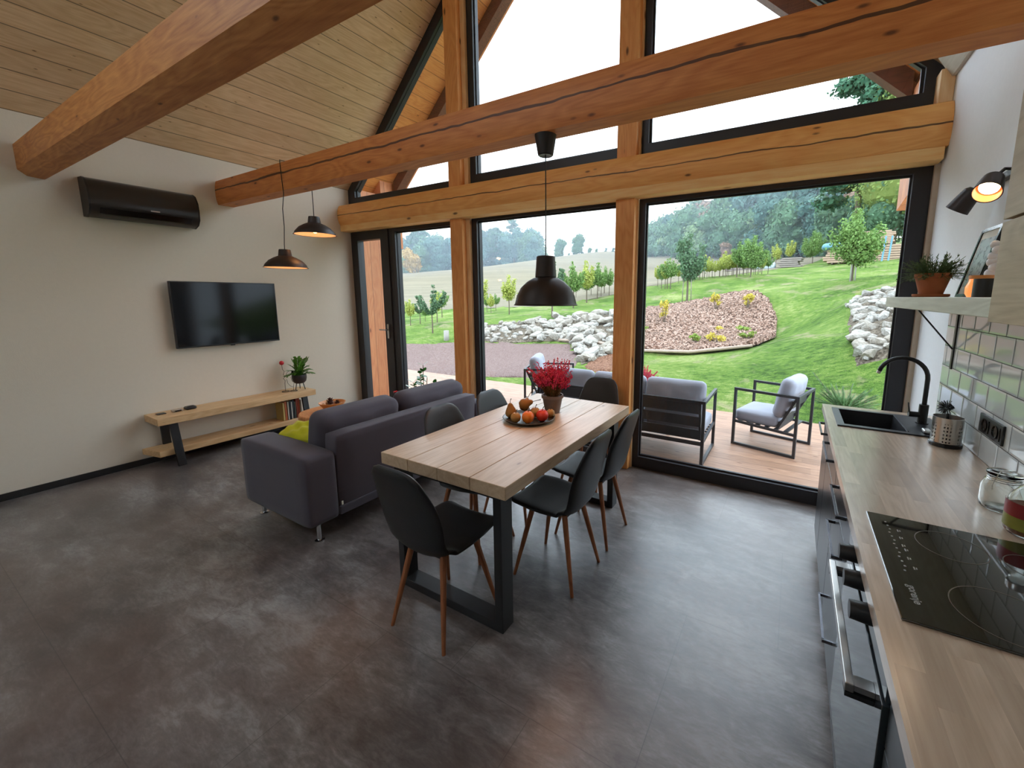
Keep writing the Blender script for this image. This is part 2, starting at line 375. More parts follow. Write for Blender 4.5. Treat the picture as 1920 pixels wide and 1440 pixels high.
struct(MB().prism([(W-.02, H-.07), (W-.001, H-.07), (W-.001, H+.0), (W-.075, H+.06), (W-.09, H+.045)], 'y', BACK, -.09).build('trim_1', M['trimw']))
struct(MB().box(W-.07, W-.001, -.1, .08, 2.70, H-.02).build('trim_2', M['post_light'], bevel=.004))
struct(MB().box(W-.028, W+.0, -.03, .08, 0, 2.38).build('trim_3', plain('beige_reveal', rgb(196, 180, 160), .8)))
# window wall: solid band behind the header
struct(MB().box(-.0, W, .001, .1, 2.5, 2.70).build('wall_front', M['post']))

# ------------------------------------------------------------ timber frame
def thing_mesh(o, label, cat, group=None): return tag(o, label, cat, group)
def octo(y0, y1, z0, z1, c): return [(y0+c, z0), (y1-c, z0), (y1, z0+c), (y1, z1-c), (y1-c, z1), (y0+c, z1), (y0, z1-c), (y0, z0+c)]
def log_prof(y0, y1, z0, z1, b):
    # rounded-log section: front face bulges a little and the arrises are soft
    pts = []
    for i in range(9):
        f = i/8; z = z0 + (z1-z0)*f; pts.append((y0 + b*(abs(2*f-1)**2.6), z))
    return pts + [(y1, z1), (y1, z0)]
def xprism(prof, x0, x1, name, m):
    return MB().prism(prof, 'x', x0, x1).build(name, m, smooth='auto')
tag(xprism(log_prof(-1.437, -1.29, 2.462, 2.69, .014), 0, W, 'tie_beam', M['beam']), 'rounded timber tie beam with a long crack, crossing above the dining table', 'beam')
tag(xprism([(-2.663, 2.665), (-2.663, 2.49), (-2.62, 2.452), (-2.535, 2.446), (-2.525, 2.46), (-2.525, 2.68), (-2.645, 2.68)], 0, W, 'tie_beam', M['beam_near']), 'thick timber tie beam nearest the camera, with swirling grain, above the wall-mounted air conditioner', 'beam')
tag(xprism(log_prof(-.165, -.001, 2.445, 2.688, .03), 0.001, W-.001, 'header_log', M['header']), 'rounded timber header log spanning the glazed wall, with a crack along it', 'beam')
tag(MB().box(0.002, W-.015, -.14, -.001, 2.372, 2.444).build('header_board', M['header_low'], bevel=.004), 'paler flat timber board under the header log, above the lower windows', 'beam')
def post(x0, x1, z0, z1, label):
    return tag(MB().box(x0, x1, -.088, .04, z0, z1).build('timber_post', M['post'], bevel=.004), label, 'post')
post(1.855, 2.025, 0, 2.371, 'lower timber post between the narrow left window and the middle window')
post(3.765, 3.933, 0, 2.371, 'lower timber post behind the dining table, left of the large right window')
post(1.855, 2.025, 2.689, H+G*1.85-.01, 'upper timber post above the header log, left of the middle gable window')
post(3.765, 3.933, 2.689, H+G*(W-3.94)-.01, 'upper timber post above the header log, right of the middle gable window')
for i, (x0, x1, z0, z1) in enumerate([(2.026, 2.08, 0, 2.371), (2.026, 2.08, 2.7, 4.7), (3.934, 3.945, 0, 2.371), (3.934, 3.947, 2.7, 4.6)]):
    struct(MB().box(x0, x1, -.03, .05, z0, z1).build('trim_%d' % (i+4), M['post_light']))

# ------------------------------------------------------------ windows
def win(i, outer, inner, glass=True, d=(0., .09)):
    o = struct(MB().frame(outer, inner, 'y', d[0], d[1]).build('window_%d' % i, M['frame'], bevel=.003))
    n = len(inner); g = [(inner[k][0], inner[k][1]) for k in range(n)]
    mb = MB(); mb.frame([( (a[0]*.86+b[0]*.14), (a[1]*.86+b[1]*.14)) for a, b in zip(inner, outer)], [((inner[k][0]*1.0 + (sum(p[0] for p in inner)/n)*.0), inner[k][1]) for k in range(n)], 'y', d[0]+.03, d[0]+.075) if False else None
    gm = MB(); cx = sum(p[0] for p in g)/n; cz = sum(p[1] for p in g)/n
    gm.prism(g, 'y', .045, .051)
    gm.build('pane', M['glass'], o)
    # glazing bead just inside the frame
    def shr(p, k): 
        dx, dz = cx-p[0], cz-p[1]; L = math.hypot(dx, dz); return (p[0]+dx/L*k, p[1]+dz/L*k)
    MB().frame([p for p in inner], [shr(p, .018) for p in inner], 'y', .03, .044).build('glazing_bead', M['frame'], o)
    return o
def rect(x0, x1, z0, z1): return [(x0,z0),(x1,z0),(x1,z1),(x0,z1)]
win(1, rect(.80, 1.90, 0, 2.50), rect(.855, 1.86, .10, 2.33))
win(2, rect(2.08, 3.80, 0, 2.50), rect(2.15, 3.76, .10, 2.345))
win(3, rect(3.945, 5.838, 0, 2.50), rect(4.0, 5.742, .108, 2.337))
g0 = lambda x: H + G*x - .005
win(4, [(0.0, 2.70), (1.90, 2.70), (1.90, g0(1.90)), (0.0, g0(0))], [(.135, 2.80), (1.87, 2.80), (1.87, g0(1.87)-.155), (.135, g0(.135)-.15)])
win(5, [(2.083, 2.70), (3.80, 2.70), (3.80, g0(W-3.80)), (W/2, g0(W/2)), (2.083, g0(2.083))], [(2.16, 2.813), (3.77, 2.813), (3.77, g0(W-3.77)-.15), (W/2, g0(W/2)-.15), (2.16, g0(2.16)-.15)])
win(6, [(3.947, 2.70), (5.8, 2.70), (5.838, 2.70), (5.838, g0(W-5.838)), (3.947, g0(W-3.947))], [(4.005, 2.81), (5.7, 2.81), (5.74, 2.81), (5.74, g0(W-5.74)-.065), (4.005, g0(W-4.005)-.085)])
# glazed door leaf
dr = struct(MB().frame(rect(0.0, .80, 0, 2.50), rect(.045, .745, .06, 2.38), 'y', 0, .09).build('door_1', M['frame'], bevel=.003))
lf = MB().frame(rect(.045, .745, .06, 2.38), rect(.15, .60, .15, 2.262), 'y', -.015, .075).build('door_leaf', M['frame'], dr, bevel=.003)
MB().box(.14, .61, .03, .036, .14, 2.27).build('pane', M['glass'], lf)
hd = MB().box(.655, .685, -.03, -.015, 1.02, 1.2).tube([(.67,-.03,1.13),(.67,-.075,1.13),(.575,-.08,1.13)], .009).build('door_handle', M['steel'], lf)
# ------------------------------------------------------------ outside of the house: deck, overhang, cladding
struct(MB().box(-3.0, 8.2, .1, 2.5, -.14, -.03).build('deck', M['deck']))
YR = .86
def slab(x0, x1, f, y0, y1, dz0, dz1):
    return [(x0,y0,f(x0)+dz0),(x1,y0,f(x1)+dz0),(x1,y1,f(x1)+dz0),(x0,y1,f(x0)+dz0),(x0,y0,f(x0)+dz1),(x1,y0,f(x1)+dz1),(x1,y1,f(x1)+dz1),(x0,y1,f(x0)+dz1)]
fl = lambda x: H + G*x
fr_ = lambda x: H + G*(W-x)
struct(MB().hexa(slab(-.5, W/2, fl, .1, YR+.05, .25, .36)).hexa(slab(W+.5, W/2, fr_, .1, YR+.05, .25, .36)).build('roof_overhang', M['soffit']))
tag(MB().hexa(slab(.02, W/2, fl, .70, .82, .06, .25)).build('gable_rafter', M['rafter']), 'dark weathered rafter under the left half of the roof overhang', 'rafter')
tag(MB().hexa(slab(W-.07, W/2, fr_, .70, .82, .06, .25)).build('gable_rafter', M['rafter']), 'dark weathered rafter under the right half of the roof overhang', 'rafter')
tag(MB().hexa(slab(-.3, W/2, fl, .82, .87, .10, .36)).build('barge_board', M['clad']), 'orange barge board along the left edge of the gable roof', 'board')
tag(MB().hexa(slab(W+.3, W/2, fr_, .82, .87, .10, .36)).build('barge_board', M['clad']), 'brown barge board along the right edge of the gable roof', 'board')
# side wing walls and eave boxes
struct(MB().box(-.22, -.01, .1, .5, -.1, 2.95).box(-.22, -.01, .5, .84, 2.25, 3.15).build('wall_wing_left', M['clad']))
struct(MB().box(W-.06, W+.2, .1, .2, -.1, 2.9).prism([(.2, 2.35), (.84, 2.25), (.84, 3.1), (.2, 3.1)], 'x', W-.06, W+.2).build('wall_wing_right', M['clad']))

# ------------------------------------------------------------ terrain
_CP = [(-6,2.6,-.25),(-3,2.6,-.22),(0,2.6,-.18),(3,2.6,-.12),(5.5,2.6,-.08),(8,2.6,.05),(12,2.6,.6),(-12,2.6,-.4),(0,-2,-.2),(6,-2,-.1),(9,0,0),(-8,0,-.3),
 (-.7,4.2,-.2),(2.4,4.2,.0),(-5,4.5,-.2),(4.4,4.6,.12),(6.2,3.6,.2),(-3.74,6.6,.05),(-2.0,7.2,.04),(-.6,6.9,.08),(.6,5.4,-.08),(-5.2,5.9,.05),(-9,5.2,-.05),(-5.04,8.2,.43),(-3.1,9.05,.63),(-1.3,8.96,.8),(0,9.0,.93),
 (1.66,6.97,.06),(4.5,6.5,.46),(.5,10.8,.98),(3.95,11.6,1.62),(4.8,8.5,.55),(.42,18,1.28),(6.6,5.6,1.08),(7.4,4.6,1.3),(6.74,8.43,1.62),(9.5,8,2.0),(7.5,21.4,2.33),(12,16,2.5),(8.92,36.35,4.24),(16,34,4.8),
 (-2.8,24.2,2.3),(2.67,29.4,3.1),(1.8,26.3,2.95),(4.6,32.5,3.6),(-5.8,19,1.17),(-5.12,16,.85),(-11.3,16.7,.85),(-9.3,8.8,.38),(-14.2,12.4,.2),(-10.7,11.8,.33),
 (-4,60,6.0),(-28,90.7,10.6),(-19,88,10.3),(-9.6,85.3,9.8),(.6,76.4,8.3),(6.6,66.5,7.3),(10.3,51.3,6.0),(-26,24,.9),(-91,84,8.4),(-69,97,10.5),(-52,96,12.0),(-34,93,12.2),(-70,145,14),(-130,110,10),(24,90,12),(40,60,9),(40,130,14),(-50,40,2.8),(-90,30,1.5),(0,150,15)]
_cp = np.array(_CP, float); _S = 40.0
def _ker(r): return np.where(r > 1e-9, r*r*np.log(r+1e-12), 0)
_d = np.linalg.norm((_cp[:,None,:2]-_cp[None,:,:2])/_S, axis=2); _n = len(_cp)
_A = np.zeros((_n+3, _n+3)); _A[:_n,:_n] = _ker(_d) + np.eye(_n)*1e-4; _A[:_n,_n] = 1; _A[:_n,_n+1:] = _cp[:,:2]/_S; _A[_n:,:_n] = _A[:_n,_n:].T
_w = np.linalg.solve(_A, np.concatenate([_cp[:,2], [0,0,0]]))
def gz(x, y):
    x = np.atleast_1d(np.asarray(x, float)); y = np.atleast_1d(np.asarray(y, float))
    r = np.sqrt(((x[:,None]-_cp[None,:,0])/_S)**2 + ((y[:,None]-_cp[None,:,1])/_S)**2)
    return _ker(r) @ _w[:_n] + _w[_n] + _w[_n+1]*x/_S + _w[_n+2]*y/_S
def g1(x, y): return float(gz(x, y)[0])

def grid_terrain():
    ys = np.concatenate([np.linspace(2.45, 14, 80), np.linspace(14.4, 50, 60), np.linspace(51.5, 170, 50)])
    us = np.linspace(-1, 1, 150); V = []
    for y in ys:
        half = 9 + y*1.25; V.append(np.stack([us*half - y*.55 + 1.5, np.full_like(us, y)], 1))
    V = np.array(V); sh = V.shape; flat = V.reshape(-1, 2); z = gz(flat[:,0], flat[:,1])
    rs = np.random.RandomState(3); z = z + (rs.rand(len(z))-.5)*.03*np.clip(flat[:,1]/8, .3, 2)
    verts = np.column_stack([flat, z]); nx = sh[1]; fs = [(i*nx+j, i*nx+j+1, (i+1)*nx+j+1, (i+1)*nx+j) for i in range(sh[0]-1) for j in range(nx-1)]
    mb = MB(); mb.v = [tuple(v) for v in verts]; mb.f = fs; return mb
def grass_mat():
    t = NT('meadow_grass'); v = t.obj(); a = t.noise(v, .5, 4, .6); b = t.noise(t.obj((1,2.0,1)), 7, 6, .75); c = t.noise(v, 60, 3, .6)
    f = t.math('ADD', t.math('MULTIPLY', a, .35), t.math('ADD', t.math('MULTIPLY', b, .4), t.math('MULTIPLY', c, .25)))
    col = t.ramp(f, [(.41, rgb(46, 70, 28)), (.48, rgb(82, 110, 44)), (.54, rgb(108, 128, 60)), (.61, rgb(150, 150, 104))])
    bare = t.ramp(t.noise(v, .8, 6, .7, .6), [(.54, 0.0), (.64, .75)]); col = t.mix(bare, col, rgb(136, 128, 100))
    t.col(col); t.set(Roughness=.95); t.b.inputs['Specular IOR Level'].default_value = .1; t.bump(b, .8, .06); return t.m
struct(grid_terrain().build('lawn', grass_mat(), smooth=True))

def drape(poly, name, mat, lift=.03, step=.25, bumpz=0, edge=0.0, seed=1, dome=0):
    # fill a world-space outline with a grid that lies on the ground
    xs = [p[0] for p in poly]; ys = [p[1] for p in poly]; rnd = random.Random(seed)
    def inside(x, y):
        r = False; n = len(poly)
        for i in range(n):
            x1, y1 = poly[i]; x2, y2 = poly[(i+1)%n]
            if (y1 > y) != (y2 > y) and x < (x2-x1)*(y-y1)/(y2-y1)+x1: r = not r
        return r
    bm = bmesh.new(); vs = [bm.verts.new((x, y, 0)) for x, y in poly]; bm.faces.new(vs)
    x = math.floor(min(xs)/step)*step
    while x < max(xs):
        bmesh.ops.bisect_plane(bm, geom=bm.verts[:]+bm.edges[:]+bm.faces[:], plane_co=(x,0,0), plane_no=(1,0,0)); x += step
    y = math.floor(min(ys)/step)*step
    while y < max(ys):
        bmesh.ops.bisect_plane(bm, geom=bm.verts[:]+bm.edges[:]+bm.faces[:], plane_co=(0,y,0), plane_no=(0,1,0)); y += step
    bm.verts.ensure_lookup_table(); P = np.array([(v.co.x, v.co.y) for v in bm.verts]); z = gz(P[:,0], P[:,1])
    for v, q in zip(bm.verts, z):
        bd = v.is_boundary
        v.co.z = q + (lift-.05 if bd else lift + dome + rnd.uniform(-bumpz, bumpz))
    mb = MB(); mb.v = [tuple(v.co) for v in bm.verts]; bm.verts.index_update(); mb.f = [tuple(v.index for v in f.verts) for f in bm.faces]; bm.free()
    return mb.build(name, mat, smooth=True)
def gravel_mat(name, a, b, c, s=90):
    t = NT(name); v = t.obj(); vo = t.n('ShaderNodeTexVoronoi'); vo.inputs['Scale'].default_value = s; t.l(v, vo.inputs['Vector'])
    n = t.noise(v, 1.2, 5, .6); sp = t.n('ShaderNodeSeparateColor'); t.l(vo.outputs['Color'], sp.inputs[0])
    col = t.ramp(sp.outputs[0], [(0.1, a), (.5, b), (.9, c)]); col = t.mix(t.math('MULTIPLY', n, .35), col, a)
    t.col(col); t.set(Roughness=.95); t.b.inputs['Specular IOR Level'].default_value = .15; t.bump(vo.outputs['Distance'], .6, .02); return t.m
DRV = [(-14, 2.7), (-2.55, 2.75), (-1.27, 3.22), (-.11, 3.46), (.81, 3.7), (1.52, 4.27), (.8, 4.9), (.2, 6.3), (-.57, 7.15), (-1.9, 7.3), (-3.8, 6.8), (-5.06, 5.85), (-6.2, 5.4), (-14, 4.6)]
struct(drape(DRV, 'driveway', gravel_mat('red_gravel', rgb(96, 76, 72), rgb(118, 98, 93), rgb(134, 118, 112), 60), .04, .5))
BED = [(.9, 7.25), (1.63, 7.06), (2.95, 6.8), (4.5, 6.55), (4.81, 7.94), (4.76, 9.5), (4.42, 10.94), (3.86, 11.9), (2.9, 12.1), (1.6, 11.9), (.5, 11.4), (.2, 10.6), (.4, 9.0)]
struct(drape(BED, 'mulch_bed', gravel_mat('bark_mulch', rgb(52, 36, 28), rgb(122, 92, 76), rgb(176, 150, 134), 30), .1, .12, .035, dome=.06))
struct(drape([(.95, 5.0), (1.6, 4.3), (2.0, 4.6), (1.9, 5.2), (1.35, 6.4), (.95, 6.9), (.7, 6.4)], 'bare_soil', gravel_mat('reddish_soil', rgb(86, 56, 42), rgb(116, 82, 62), rgb(140, 106, 86), 40), .045, .3, .01))
def field_mat():
    t = NT('harvested_field'); a = t.noise(t.obj((.03, .6, .03)), 1, 4, .6); b = t.noise(t.obj(), .08, 3); c = t.noise(t.obj(), 2.5, 5, .7)
    f = t.math('ADD', t.math('MULTIPLY', a, .5), t.math('ADD', t.math('MULTIPLY', b, .3), t.math('MULTIPLY', c, .2))); t.col(t.ramp(f, [(.35, rgb(105, 99, 84)), (.6, rgb(128, 120, 101))])); t.set(Roughness=.95); t.b.inputs['Specular IOR Level'].default_value = .1; return t.m
struct(drape([(-60, 16), (-36, 15), (-20.4, 16.5), (-14.2, 16.4), (-11.9, 16.1), (-8.4, 17.0), (-6.7, 19.2), (-5.2, 21.6), (-3.9, 23.6), (-2.2, 24.7), (-1.1, 26.4), (1.7, 32.3), (5.3, 36.6), (7, 46), (8, 60), (2, 80), (-18, 92), (-40, 100), (-80, 102), (-110, 88), (-120, 50), (-90, 20)], 'field', field_mat(), .06, 2.5))

# woody log edging in front of the mulch bed
def gp(x, y, dz=0): return Vector((x, y, g1(x, y)+dz))
M['sleeper'] = wood('pale_log', rgb(176, 156, 140), rgb(146, 124, 106), 'x', knots=0)
tag(MB().tube([gp(-1.0, 7.28, .07), gp(.3, 7.12, .08), gp(1.66, 6.96, .07), gp(3.0, 6.74, .08), gp(4.4, 6.5, .06)], [.04,.045,.04,.045,.035], 10).build('edging_log', M['sleeper'], smooth=True), 'long pale log lying as edging in front of the mulch bed', 'log')

# rocks -----------------------------------------------------------------
def rockmat():
    t = NT('pale_limestone'); v = t.obj(); n = t.noise(v, 3, 6, .7); oi = t.n('ShaderNodeObjectInfo')
    c = t.ramp(n, [(.3, rgb(104, 98, 88)), (.48, rgb(152, 148, 140)), (.65, rgb(186, 184, 178))])
    t.col(t.mix(t.math('MULTIPLY', oi.outputs['Random'], .6), c, rgb(134, 122, 104))); t.set(Roughness=.9); t.bump(n, .5, .03); return t.m
M['rock'] = rockmat()
def rock_mesh(seed):
    rs = random.Random(seed); bm = bmesh.new(); bmesh.ops.create_icosphere(bm, subdivisions=2, radius=1)
    pl = [Vector((rs.gauss(0,1), rs.gauss(0,1), rs.gauss(0,1))).normalized() for _ in range(15)]
    ds = [rs.uniform(.42, .8) for _ in pl]
    for v in bm.verts:
        for p, d in zip(pl, ds):
            k = v.co.dot(p)
            if k > d: v.co -= p*(k-d)
        v.co.x *= 1.15; v.co.z *= .72
    mb = MB(); bm.verts.index_update(); mb.v = [tuple(v.co) for v in bm.verts]; mb.f = [tuple(v.index for v in f.verts) for f in bm.faces]; bm.free(); return mb
rocks = []
for k in range(6):
    o = rock_mesh(k).build('rock', M['rock']); rocks.append(o)
_used = set()
def put_rock(x, y, z, s, label, group, rs):
    k = rs.randrange(6)
    if k not in _used: o = rocks[k]; _used.add(k)
    else: o = rocks[k].copy(); C.objects.link(o)
    o.location = (x, y, z); o.scale = (s*rs.uniform(.8,1.3), s*rs.uniform(.75,1.2), s*rs.uniform(.75,1.15)); o.rotation_euler = (rs.uniform(-.5,.5), rs.uniform(-.5,.5), rs.uniform(0,6.3))
    tag(o, label, 'rock', group)
rs = random.Random(7)
# left retaining pile: a curved bank from the driveway's far edge round to the mulch bed
bank = [(-3.9,6.75,-5.3,8.1,.15), (-3.0,7.0,-4.3,8.65,.15), (-2.0,7.4,-3.2,9.1,.16), (-1.2,7.35,-2.2,9.1,.17), (-.55,7.15,-1.2,9.05,.18), (-.05,6.6,-.5,9.1,.18), (.35,6.0,.1,9.2,.17), (.8,5.2,.75,8.8,.15), (1.0,6.7,1.0,8.2,.14)]
struct(drape([(b[0], b[1]) for b in bank] + [(b[2], b[3]) for b in bank[::-1]], 'stony_soil', gravel_mat('stony_soil', rgb(70, 62, 52), rgb(96, 86, 74), rgb(120, 110, 96), 25), .06, .3, .02))
struct(drape([(6.05,4.3), (7.3,4.3), (7.6,8.8), (6.4,8.7), (6.1,6.5)], 'stony_soil', bpy.data.materials['stony_soil'], .05, .3, .02))
cnt = 0
for i in range(len(bank)-1):
    a, b = bank[i], bank[i+1]
    for k in range(33):
        t_, u = (k % 5 + rs.random())/5, (k//5 + rs.random())/6.6
        x = (a[0]*(1-u)+a[2]*u)*(1-t_) + (b[0]*(1-u)+b[2]*u)*t_; y = (a[1]*(1-u)+a[3]*u)*(1-t_) + (b[1]*(1-u)+b[3]*u)*t_
        s = a[4]*rs.choice([.55,.7,.8,.95,1.15,1.45])
        lab = {0: 'pale rock at the left end of the stone bank', 1: 'pale rock in the middle of the stone bank, beyond the driveway', 2: 'pale rock in the right part of the stone bank'}[0 if i < 3 else (1 if i < 5 else 2)] + (', in its lowest courses' if u < .34 else (', halfway up' if u < .67 else ', along its top edge'))
        put_rock(x, y, g1(x, y)+s*.3+.02, s, lab, 'rocks: ' + lab.split(' rock ')[1], rs); cnt += 1
for k in range(95):
    u = rs.random(); v = rs.random()
    x = 6.12 + u*(.75+.2*v) + .12*v; y = 4.4 + v*4.2
    s = .13*rs.choice([.6,.75,.9,1.1,1.35])
    lab = 'white rock in the pile at the right edge of the lawn, ' + ('in its lower half' if v < .45 else 'in its upper half')
    put_rock(x, y, g1(x, y)+s*.3+.01, s, lab, 'rocks right of the lawn, ' + ('lower' if v < .45 else 'upper'), rs)

# trees -------------------------------------------------------------------
def cloud(blobs, n, size, seed, shell=.55, flat=.0):
    """leaf quads scattered through ellipsoid blobs: (cx,cy,cz,rx,ry,rz)"""
    r = np.random.RandomState(seed); wts = np.array([(b[3]*b[4]*b[5])**.66 for b in blobs]); wts /= wts.sum()
    k = r.choice(len(blobs), n, p=wts); B = np.array(blobs)[k]
    d = r.normal(size=(n,3)); d /= np.linalg.norm(d, axis=1)[:,None]
    rad = shell + (1-shell)*r.rand(n)[:,None]**.5; c = B[:,:3] + d*B[:,3:]*rad*(1+.12*r.normal(size=(n,1)))
    nn = d + r.normal(size=(n,3))*.6; nn /= np.linalg.norm(nn, axis=1)[:,None]
    a = np.cross(nn, r.normal(size=(n,3))); a /= np.linalg.norm(a, axis=1)[:,None]; b = np.cross(nn, a)
    s = size*(.6+.8*r.rand(n))[:,None]; a *= s; b *= s*.62
    q = np.stack([c-a, c-b, c+a, c+b], 1).reshape(-1, 3)
    mb = MB(); mb.v = [tuple(v) for v in q]; mb.f = [(4*i,4*i+1,4*i+2,4*i+3) for i in range(n)]; return mb
def fast_build(mb, name, m, parent=None):
    me = bpy.data.meshes.new(name); me.from_pydata(mb.v, [], mb.f); me.materials.append(m)
    o = bpy.data.objects.new(name, me); C.objects.link(o)
    if parent: o.parent = parent
    return o
def core(blobs, k=.78):
    mb = MB()
    for b in blobs:
        mb.lathe([(max(1e-3, math.sin(math.pi*i/6)), -math.cos(math.pi*i/6)) for i in range(7)], (0,0,0), 8)
        n = 56; mb.v[-n:] = [(b[0]+x*b[3]*k, b[1]+y*b[4]*k, b[2]+z*b[5]*k) for x, y, z in mb.v[-n:]]
    return mb
def tree_proto(name, label, cat, blobs, n, size, mat, seed, trunk_h, trunk_r, group=None, corek=.75, branches=True, shell=.55):
    t = thing(name, label, cat, (0,0,-50), 0, group)
    c = cloud(blobs, n, size, seed, shell)
    if corek: c.add(core(blobs, corek).v, core(blobs, corek).f)
    fast_build(c, 'foliage', mat, t)
    tr = MB().tube([(0,0,-.3), (trunk_r*.4,0,trunk_h*.5), (0,trunk_r*.3,trunk_h)], [trunk_r*1.2, trunk_r*.9, trunk_r*.5], 7)
    if branches:
        for b in blobs[:6]: tr.tube([(0,0,trunk_h*.75), (b[0]*.6,b[1]*.6,b[2]*.8+trunk_h*.15), (b[0],b[1],b[2])], [trunk_r*.5, trunk_r*.3, trunk_r*.12], 5)
    fast_build(tr, 'trunk', M['bark'], t); return t
def blobs_round(seed, h, r, n=9, base=.25):
    rr = random.Random(seed); out = []
    for i in range(n):
        z = h*(base + (1-base)*rr.random()**.8*.9); f = math.sqrt(max(.15, 1-((z/h-base-.3)/.72)**2)); a = rr.uniform(0,6.28); q = rr.uniform(.1,.7)*r*f
        s = r*rr.uniform(.38,.6); out.append((math.cos(a)*q, math.sin(a)*q, z, s, s, s*rr.uniform(.7,1.1)))
    return out
def fmat(name, a, b, sc=.25): return leafmat(name, a, b, .9, .15, sc)
F1 = fmat('forest_leaf_green', rgb(58, 92, 66), rgb(104, 138, 104)); F2 = fmat('forest_leaf_blue', rgb(46, 84, 78), rgb(92, 128, 116))
F3 = fmat('forest_leaf_pale', rgb(100, 134, 96), rgb(140, 160, 112)); F4 = fmat('forest_leaf_autumn', rgb(160, 132, 70), rgb(190, 158, 96)); F5 = fmat('forest_leaf_rust', rgb(130, 106, 92), rgb(156, 130, 108))
protos = []
for k, (m, hh, rr_) in enumerate([(F1, 11, 4.6), (F2, 12, 4.2), (F1, 10, 5), (F3, 9, 4.2), (F2, 13, 3.6), (F4, 8, 3.6), (F5, 9.5, 3.8)]):
    protos.append(tree_proto('forest_tree', 'x', 'tree', blobs_round(30+k, hh, rr_, 12, .12), 2600, .42, m, k, hh*.6, .22))
# a tall pine: layered flat clumps
def pine_blobs(seed, h, r):
    rr = random.Random(seed); out = []
    for i in range(26):
        z = h*(.3+.7*(i/25)); q = r*(1-.62*(i/25))*rr.uniform(.35,1); a = rr.uniform(0,6.28); out.append((math.cos(a)*q, math.sin(a)*q, z, r*.36, r*.36, r*.12))
    return out
F6 = fmat('pine_needles', rgb(36, 78, 60), rgb(74, 116, 84)); F7 = fmat('lime_leaf', rgb(62, 100, 46), rgb(120, 142, 72)); F8 = fmat('birch_leaf', rgb(74, 108, 54), rgb(138, 150, 76))
pine = tree_proto('forest_tree', 'x', 'tree', pine_blobs(5, 15, 3.4), 5200, .3, F6, 77, 14.5, .2, corek=0, shell=.2)
protos.append(pine)
used_p = set()
def plant(p, x, y, s, label, rz, group=None, dz=0, name=None):
    key = p.name
    if key not in used_p: o = p; used_p.add(key); o.location = (x, y, g1(x, y)+dz); o.rotation_euler = (0,0,rz); o['label'] = label; o.scale = (s,)*3
    else: o = dup(p, (x, y, g1(x, y)+dz), rz, label, scale=s)
    if group: o['group'] = group
    elif 'group' in o: del o['group']
    return o
def mix_line(pts, t):
    n = len(pts)-1; k = min(int(t*n), n-1); u = t*n-k; return tuple(pts[k][j]*(1-u)+pts[k+1][j]*u for j in range(len(pts[0])))
rs = random.Random(21)
FL = 'hazy blue-green tree in the distant forest on the hill'
# left forest behind the field
L1_ = [(-112, 68), (-97, 82), (-82, 95), (-70, 101), (-62.5, 101)]
for k in range(48):
    q = (k % 16 + rs.random()*.8)/16; x, y = mix_line(L1_, q); d = (k//16)*5; p = protos[rs.choice([0,1,2,1,4,3,7,7])]
    x += d*-.5 + rs.uniform(-1,1); y += d+rs.uniform(-1.5,1.5); w_ = 'left window' if q < .55 else 'middle window'
    plant(p, x, y, rs.uniform(.8,1.05)*(.82 if q > .9 else 1)*(.9 + .12*(k//16)), 'hazy tree in the wood beyond the field, seen in the ' + ('narrow ' if q < .55 else '') + w_, rs.uniform(0,6), 'trees of the wood beyond the field, ' + w_, -1.3)
plant(protos[5], -87, 76, .72, 'single yellow autumn tree at the edge of the wood, seen in the narrow left window', 1, None, 0)
plant(protos[2], -51.8, 96.4, .44, 'small rounded tree alone on the hilltop, left of its twin', 2)
plant(protos[2], -45, 94.6, .46, 'small rounded tree alone on the hilltop, right of its twin', 3)
for k in range(12):
    x = -59+k*2.4; plant(protos[rs.choice([1,2])], x, 99-k*.55+rs.uniform(-.5,.5), rs.uniform(.1,.17), 'low hedge bush on the hilltop horizon beyond the field', rs.uniform(0,6), 'hedge bushes on the horizon', -.4)
# right forest: a long rising bank of trees
L2_ = [(-31, 93), (-27, 91), (-19, 87), (-11, 81), (-4, 74), (2, 68), (7, 62), (12, 56)]
for k in range(66):
    q = (k % 22 + rs.random()*.8)/22; x, y = mix_line(L2_, q); d = (k//22)*5; p = protos[rs.choice([0,1,2,0,3,2,6 if k > 30 else 2])]
    sc = .42 + .5*min(1, q*3.2); sc *= (.82 + .14*(k//22))*rs.uniform(.9, 1.1)*(.85 if q > .55 else 1)
    part_ = 'left' if q < .33 else ('middle' if q < .66 else 'right')
    plant(p, x + d*.1, y + d + rs.uniform(-1.5,1.5), sc, 'hazy tree in the ' + part_ + ' third of the hill forest seen in the right window', rs.uniform(0,6), 'trees of the hill forest, ' + part_ + ' third')
for x, y, s, l in [(-5.5, 84, 1.05, 'rounded tree standing out above the middle of the hill forest'), (2.0, 80, 1.12, 'tall slender tree above the right part of the hill forest'), (6.5, 74, 1.15, 'large pale hazy tree at the right end of the hill forest')]:
    plant(protos[4], x, y, s, l, 1)
# small orange and bare trees at the forest edge
plant(protos[6], -5.2, 70, .3, 'small rust-orange tree at the foot of the hill forest', 1)
